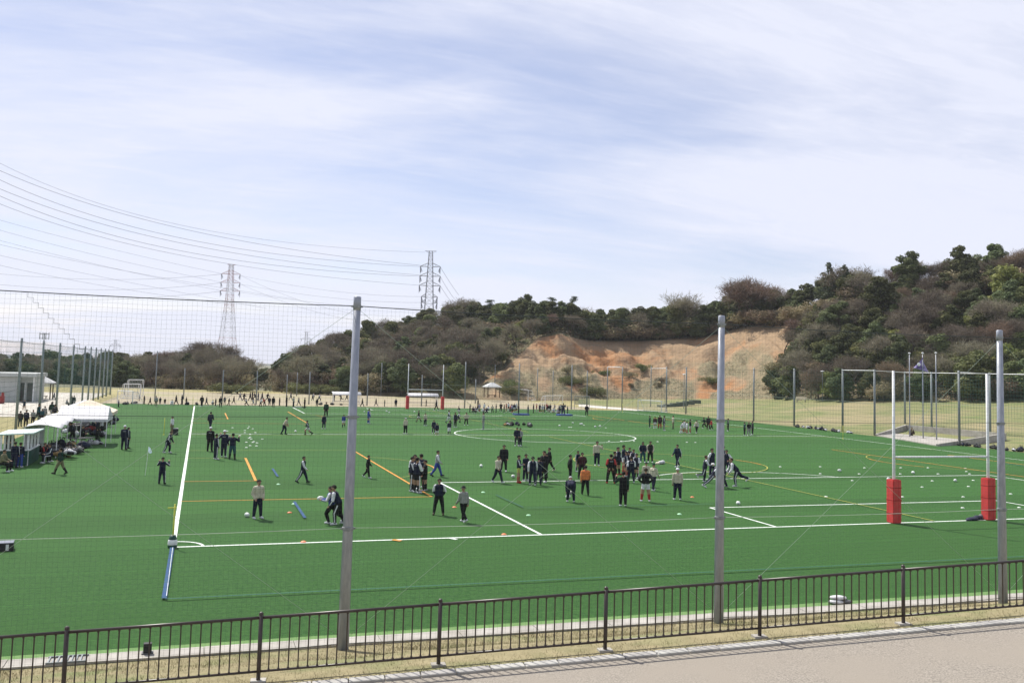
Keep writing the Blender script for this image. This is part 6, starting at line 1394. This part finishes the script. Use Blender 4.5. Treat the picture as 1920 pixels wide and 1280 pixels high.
# far edge of the pitch, left to right
F_ = [(378, 762, 741, 'stride', 'C', 'KKKKKKW', 'hair', 'adult in black with legs apart right of the yellow far pole'), (397, 759, 750, 'crouch', 'R', 'WWSKKKW', 'hair', 'small crouching child in white at the far edge', 1.2), (413, 763, 743, 'stand', 'C', 'KKKKKKK', 'hair', 'adult in black coat left of the white capped child'), (429, 760, 745, 'walk2', 'R', 'KKKKKKK', 'capW', 'white capped child in black at the far edge'),
 (292, 762, 742, 'stand', 'A', 'QGGkkkW', 'hair', 'person in grey with a backpack at the far left edge'), (309, 759, 747, 'stand', 'C', 'KKSDSWW', 'hair', 'small child in black on the yellowish grass'), (323, 760, 750, 'crouch', 'C', 'WWWWWWW', 'hair', 'child in white squatting on the yellowish grass', 1.3), (330, 759, 740, 'walk', 'L', 'KKKMKKK', 'hair', 'person in black reaching left on the yellowish grass'), (341, 758, 739, 'pocket', 'L', 'NNNNNNK', 'capW', 'person in navy and white cap on the yellowish grass'),
 (222, 763, 749, 'stand', 'R', 'PNKNNNK', 'hair', 'person standing right of the beige tent'), (261, 752, 740, 'stand', 'L', 'KKKGSSW', 'hair', 'person in black in front of the stacked goals'),
 (462, 761, 746, 'run', 'L', 'KWKKKKK', 'hair', 'nearer child in black running left at the far edge'), (475, 761, 747, 'run', 'L', 'VWVWSSW', 'hair', 'nearer child in purple running left at the far edge'), (488, 762, 752, 'leanf', 'R', 'WWSKKKK', 'hair', 'child in white stooping at the far edge', 1.3), (496, 761, 751, 'leanf', 'L', 'RRRKKKK', 'hair', 'child in red stooping at the far edge', 1.3),
 (512, 763, 743, 'stand', 'A', 'KKKKKKK', 'hair', 'broad adult in black at the far edge left of a pole'), (537, 762, 741, 'stand', 'L', 'KKKKKKK', 'hair', 'adult in black standing beside a far pole'), (550, 763, 743, 'pocket', 'R', 'QQQNNNK', 'hair', 'person in grey holding a board at the far edge'), (571, 765, 745, 'stand', 'L', 'KKKKKKK', 'hair', 'adult in black with bowed head at the far edge'),
 (679, 762, 746, 'walk', 'R', 'DKKKKKK', 'hair', 'person with a bag walking right of the nearest pole at the far edge'), (721, 762, 749, 'stand', 'R', 'gggKKKK', 'hair', 'small child in dark green at the far edge'), (799, 761, 748, 'pocket', 'L', 'KKKKKKK', 'hair', 'person in black between the far goal posts'), (818, 769, 749, 'walk', 'L', 'KKKKKKW', 'hair', 'person in black striding between the far goal posts'),
 (896, 766, 747, 'stand', 'R', 'KKKKKKK', 'hair', 'tall person in black behind the seated left group'), (923, 774, 759, 'akimbo', 'A', 'CCCKKKK', 'hair', 'coach in cream at the right of the left far group'), (939, 772, 755, 'cross', 'C', 'KKKKKKW', 'hair', 'person in black between the left and the red far group'), (972, 778, 757, 'stand', 'L', 'KKKKKKK', 'hair', 'adult in black at the blue mat of the red group'), (990, 778, 759, 'stand', 'L', 'TKTNNNK', 'hair', 'person in dark teal right of the blue mat'),
 (1051, 775, 758, 'stand', 'A', 'CWCNNNK', 'hair', 'person in a white top at the right hand blue mat'), (1056, 779, 755, 'headup', 'A', 'NNNNNNK', 'hair', 'adult in navy at the right hand blue mat'), (1064, 778, 761, 'stand', 'L', 'gggkKKK', 'hair', 'child in green at the right hand blue mat'), (1100, 779, 758, 'pocket', 'C', 'KKKKKKK', 'hair', 'lone adult in black left of the far corner pole'),
 (1218, 802, 779, 'stand', 'R', 'gggggKW', 'hair', 'person in dark green, first of the row before the portable goal'), (1228, 803, 781, 'stand', 'C', 'MMKWSWW', 'hair', 'child in maroon and white shorts, second of the row before the portable goal'), (1237, 803, 778, 'stand', 'C', 'MKKKRRK', 'hair', 'child in maroon with red socks, third of the row before the portable goal'), (1245, 807, 779, 'pocket', 'R', 'NNNNNNW', 'hair', 'adult in navy, last of the row before the portable goal'), (1262, 804, 779, 'stand', 'L', 'CCCkkKK', 'hair', 'person in cream standing apart before the portable goal'),
 (1277, 812, 790, 'leanf', 'R', 'GWWWSWW', 'hair', 'child in white bending, leftmost of the white huddle', 1.4), (1283, 811, 787, 'stand', 'RA', 'WGWWSRW', 'hair', 'child in white, upright in the white huddle'), (1288, 813, 790, 'stand', 'R', 'WWPWSRW', 'hair', 'child in white and lilac in the white huddle'), (1294, 812, 786, 'stand', 'L', 'KNKWSRW', 'hair', 'child in dark top and white shorts in the white huddle'), (1306, 812, 787, 'stride', 'LC', 'CCWKKKW', 'hair', 'coach in cream at the right of the white huddle'),
 (1321, 803, 783, 'run', 'L', 'gNKKKKW', 'hair', 'child running left of the middle near pole', 1.5), (1328, 805, 780, 'stand', 'C', 'KKKMMMK', 'hair', 'person in black left of the red shirted child'), (1334, 806, 786, 'stride', 'L', 'RRRKKKW', 'hair', 'child in a red shirt beside the middle near pole'), (1365, 808, 784, 'stand', 'L', 'gGgKKKW', 'hair', 'person in dark green alone right of the middle near pole'), (1396, 816, 791, 'stand', 'R', 'gTgKKKW', 'hair', 'person in green, left of three by a right net pole'), (1404, 816, 791, 'stand', 'C', 'KKGQGGW', 'hair', 'person in black, middle of three by a right net pole'), (1411, 815, 789, 'ear', 'L', 'DKDKKKW', 'hair', 'person in dark grey, right of three by a right net pole')]
F_ += [(270, 757, 741, 'stand', 'R', 'KKKKKKK', 'hair', 'dark figure right of the stacked goals'), (281, 759, 744, 'walk', 'R', 'NKNKKKK', 'hair', 'dark figure walking left of the backpack wearer'), (300, 758, 744, 'stand', 'C', 'DKDKKKW', 'hair', 'dark grey figure beside the backpack wearer'), (349, 759, 744, 'stand', 'L', 'KKKKKKK', 'hair', 'dark figure just left of the yellow far pole'), (387, 760, 744, 'walk', 'L', 'NNNNNNW', 'hair', 'navy figure right of the adult with legs apart'), (404, 761, 746, 'stand', 'R', 'KDKKKKK', 'hair', 'dark figure left of the black coat'), (421, 758, 743, 'stand', 'C', 'NNNKKKK', 'hair', 'navy figure right of the black coat'), (438, 757, 742, 'walk', 'R', 'KKKKKKW', 'hair', 'dark figure left of the running children'), (505, 760, 744, 'stand', 'C', 'NKNKKKK', 'hair', 'dark figure left of the broad adult in black'), (524, 760, 745, 'stand', 'R', 'KKKNNNK', 'hair', 'dark figure right of the broad adult in black'), (560, 760, 744, 'walk', 'L', 'NNNKKKK', 'hair', 'navy figure right of the board holder'), (594, 762, 747, 'stand', 'C', 'KKKKKKK', 'hair', 'dark figure left of the dark green adult'), (656, 764, 748, 'stand', 'R', 'DDDKKKK', 'hair', 'dark grey figure by the nearest pole at the far edge'), (705, 761, 746, 'walk', 'L', 'KKKKKKW', 'hair', 'dark figure left of the small child in dark green'), (742, 763, 747, 'stand', 'C', 'NNNKKKW', 'hair', 'navy figure left of the far goal'), (881, 773, 757, 'stand', 'R', 'KNKKKKK', 'hair', 'dark figure at the left end of the left far group'), (930, 773, 757, 'stand', 'L', 'NNNNNNK', 'hair', 'navy figure right of the cream coach'), (945, 774, 758, 'stand', 'R', 'MKMKKKW', 'hair', 'maroon figure left of the children in red'), (1000, 774, 757, 'stand', 'R', 'NNNKKKK', 'hair', 'navy figure left of the right far group'), (1029, 774, 758, 'stand', 'C', 'KKKWSKW', 'hair', 'figure in white shorts inside the right far group'), (1048, 776, 759, 'stand', 'R', 'NNNNNNK', 'hair', 'navy figure left of the right hand mat')]
for e in F_: person(*e[:8], 'people at the far edge', e[8] if len(e) > 8 else None)
D_ = [(450, 750, 736), (457, 752, 738), (469, 751, 737), (473, 749, 735), (478, 750, 736), (484, 751, 735), (491, 751, 736), (501, 751, 737), (545, 750, 736), (586, 751, 740), (598, 752, 739), (626, 751, 739), (639, 752, 738), (650, 751, 740)]
for i, (u, v, vt) in enumerate(D_): person(u, v, vt, ['walk', 'run', 'walk', 'stand', 'run', 'stand', 'walk', 'run', 'walk', 'leanf', 'run', 'stand', 'kickback', 'walk'][i], random.choice(['R', 'L', 'RA', 'L']), random.choice(['KKKKKKW', 'NNNNNNK', 'KNKKKKK', 'NWNNNNW']), 'hair', '%s dark clad figure from the left moving on the dirt field' % ordn[i] if i < 12 else ['figure kicking out a leg on the dirt field', 'figure in navy just left of the nearest pole on the dirt field'][i-12], 'people on the dirt field', 1.5)
GA = [(887, 775, 'N', 'sit'), (891, 773, 'P', 'crouch'), (895, 775, 'N', 'sit'), (899, 772, 'P', 'stand'), (904, 774, 'W', 'crouch'), (908, 771, 'W', 'stand'), (912, 775, 'N', 'crouch'), (916, 773, 'W', 'sit')]
GB = [(949, 772, 'R', 'stand'), (953, 770, 'W', 'stand'), (956, 773, 'R', 'leanf'), (960, 774, 'P', 'stand'), (964, 772, 'V', 'stand'), (968, 771, 'W', 'stand')]
GC = [(1006, 772, 'R', 'stand'), (1012, 773, 'V', 'stand'), (1017, 773, 'W', 'leanf'), (1021, 774, 'K', 'stand'), (1025, 771, 'R', 'stand'), (1032, 773, 'N', 'stand'), (1037, 775, 'W', 'crouch'), (1040, 773, 'M', 'stand'), (1044, 776, 'P', 'crouch')]
cn = dict(N='navy', P='lilac', W='white', R='red', V='dark purple', K='black', M='maroon')
for gname, gl in (('left group', GA), ('red group', GB), ('right group', GC)):
    for i, (u, v, c, po) in enumerate(gl):
        person(u, v, v-15, po, random.choice(['C', 'RC', 'R', 'LC']), c+c+random.choice('SWK')+random.choice('WKN')+random.choice('SKN')+random.choice('WRK')+'W', random.choice(['hair', 'hair', 'capW' if c == 'W' else 'hair']), '%s child from the left, in %s, of the far %s' % (ordn[i], cn[c], gname), 'children in the '+gname, 1.32)
L_ = [(37, 800, 770, 'stand', 'A', 'MKMKKKK', 'hair', 'person in dark maroon behind the left net, nearest the first pole'), (48, 800, 768, 'stand', 'A', 'NNNKKKK', 'hair', 'person in navy behind the left net beside the first pole'), (61, 795, 768, 'stand', 'A', 'GGGKKKK', 'hair', 'person in grey behind the left net'), (71, 790, 756, 'walk', 'R', 'TKTKKKK', 'hair', 'person in teal with a backpack behind the left net'), (83, 788, 761, 'stand', 'A', 'GQGQGGW', 'hair', 'person in pale grey behind the second left pole'), (78, 791, 766, 'stand', 'A', 'TTTKKKK', 'hair', 'person in dark teal behind the second left pole'), (96, 784, 752, 'walk', 'A', 'gggGGGK', 'long', 'person in green with long hair behind the left net'), (102, 785, 757, 'walk', 'A', 'DDDKKKK', 'hair', 'person in dark grey beside the one in green'), (45, 768, 749, 'headup', 'C', 'NNNNSSK', 'hair', 'person in navy shorts on the gravel before the pale building'), (101, 750, 735, 'walk', 'R', 'NNNKKKK', 'hair', 'person walking on the gravel right of the white gazebo'), (138, 761, 741, 'stand', 'A', 'KQKGKKK', 'hair', 'person in black by the fourth left pole'), (134, 761, 742, 'stand', 'R', 'DDDNNNK', 'hair', 'person half hidden by the fourth left pole'), (124, 762, 748, 'sit', 'R', 'GGGKKKK', 'hair', 'seated person in grey on the gravel'), (62, 748, 738, 'sit', 'R', 'DDDKKKK', 'hair', 'person seated under the white gazebo', 1.6)]
for e in L_: person(*e[:8], 'people behind the left net', e[8] if len(e) > 8 else None)
T_ = [(150, 822, 792, 'crouch', 'R', 'KKKKKKW', 'hair', 'person crouching over bags before the ridge tent', 1.6), (136, 828, 795, 'leanf', 'L', 'NDNKKKW', 'hair', 'person in navy leaning over the heap of bags', 1.6), (204, 800, 776, 'stand', 'A', 'KMKKKKW', 'hair', 'person in black right of the ridge tent'), (212, 792, 768, 'stand', 'L', 'DKDNNNW', 'hair', 'person in dark grey beside the beige tent'), (128, 806, 782, 'sit', 'R', 'NNNKKKW', 'hair', 'person seated at the back of the ridge tent', 1.55), (182, 822, 785, 'stand', 'R', 'KNKKKKK', 'hair', 'person in black under the white ridge tent'), (190, 815, 783, 'stand', 'L', 'WPWKKKW', 'hair', 'person in white at the right of the ridge tent'), (196, 808, 785, 'sit', 'L', 'bkbKKKK', 'hair', 'seated person in brown at the right of the ridge tent', 1.6), (160, 805, 780, 'stand', 'A', 'GWGKKKW', 'hair', 'person in pale grey at the back of the ridge tent'), (174, 808, 784, 'leanf', 'R', 'WWSNNNW', 'hair', 'person in white stooping over gear under the ridge tent', 1.6), (62, 850, 820, 'sit', 'R', 'KDKKKKW', 'hair', 'person sitting in the team shelter near its right end', 1.6), (12, 850, 806, 'stand', 'R', 'MDKKKKK', 'hair', 'person in dark maroon behind the team shelter, left'), (20, 848, 805, 'stand', 'R', 'bbKKKKK', 'hair', 'person in brown behind the team shelter'), (80, 866, 838, 'sit', 'R', 'KRKKKKW', 'hair', 'person sitting among the bags right of the team shelter', 1.55), (94, 868, 840, 'sit', 'LC', 'NNNNNNW', 'hair', 'person in navy sitting among the bags', 1.55)]
for e in T_: person(*e[:8], 'people at the tents', e[8] if len(e) > 8 else None)

# ================================================================== labels: tell look-alikes apart by their order from the left
OW = ['first', 'second', 'third', 'fourth', 'fifth', 'sixth', 'seventh', 'eighth', 'ninth', 'tenth', 'eleventh', 'twelfth', 'thirteenth', 'fourteenth', 'fifteenth', 'sixteenth', 'seventeenth', 'eighteenth', 'nineteenth', 'twentieth', 'twenty-first', 'twenty-second', 'twenty-third', 'twenty-fourth', 'twenty-fifth']
_by = {}
for o in scn.objects:
    if o.parent is None and 'label' in o: _by.setdefault(o['label'], []).append(o)
for lab, os_ in _by.items():
    if 1 < len(os_) <= 25 and len(lab.split()) <= 13:
        os_.sort(key=lambda o: float(PJ(np.array(o.location))[0]))
        for i, o in enumerate(os_): o['label'] = '%s, %s from left' % (lab, OW[i])

# ================================================================== air
hz = MB(); hz.box((0, 2995, 17.5), (7100, 6210, 115))
me = hz.mesh('haze', M['white']); me.materials.clear()
hm = bpy.data.materials.new('haze'); hm.use_nodes = True; hn = hm.node_tree.nodes; hn.remove(hn['Principled BSDF'])
pv_ = hn.new('ShaderNodeVolumePrincipled'); pv_.inputs['Color'].default_value = (.88, .92, 1.0, 1); pv_.inputs['Density'].default_value = HAZE
hm.node_tree.links.new(pv_.outputs[0], hn['Material Output'].inputs['Volume']); me.materials.append(hm)
tag(link('haze', me), 'thin pale haze over the far hills', 'haze', kind='stuff')
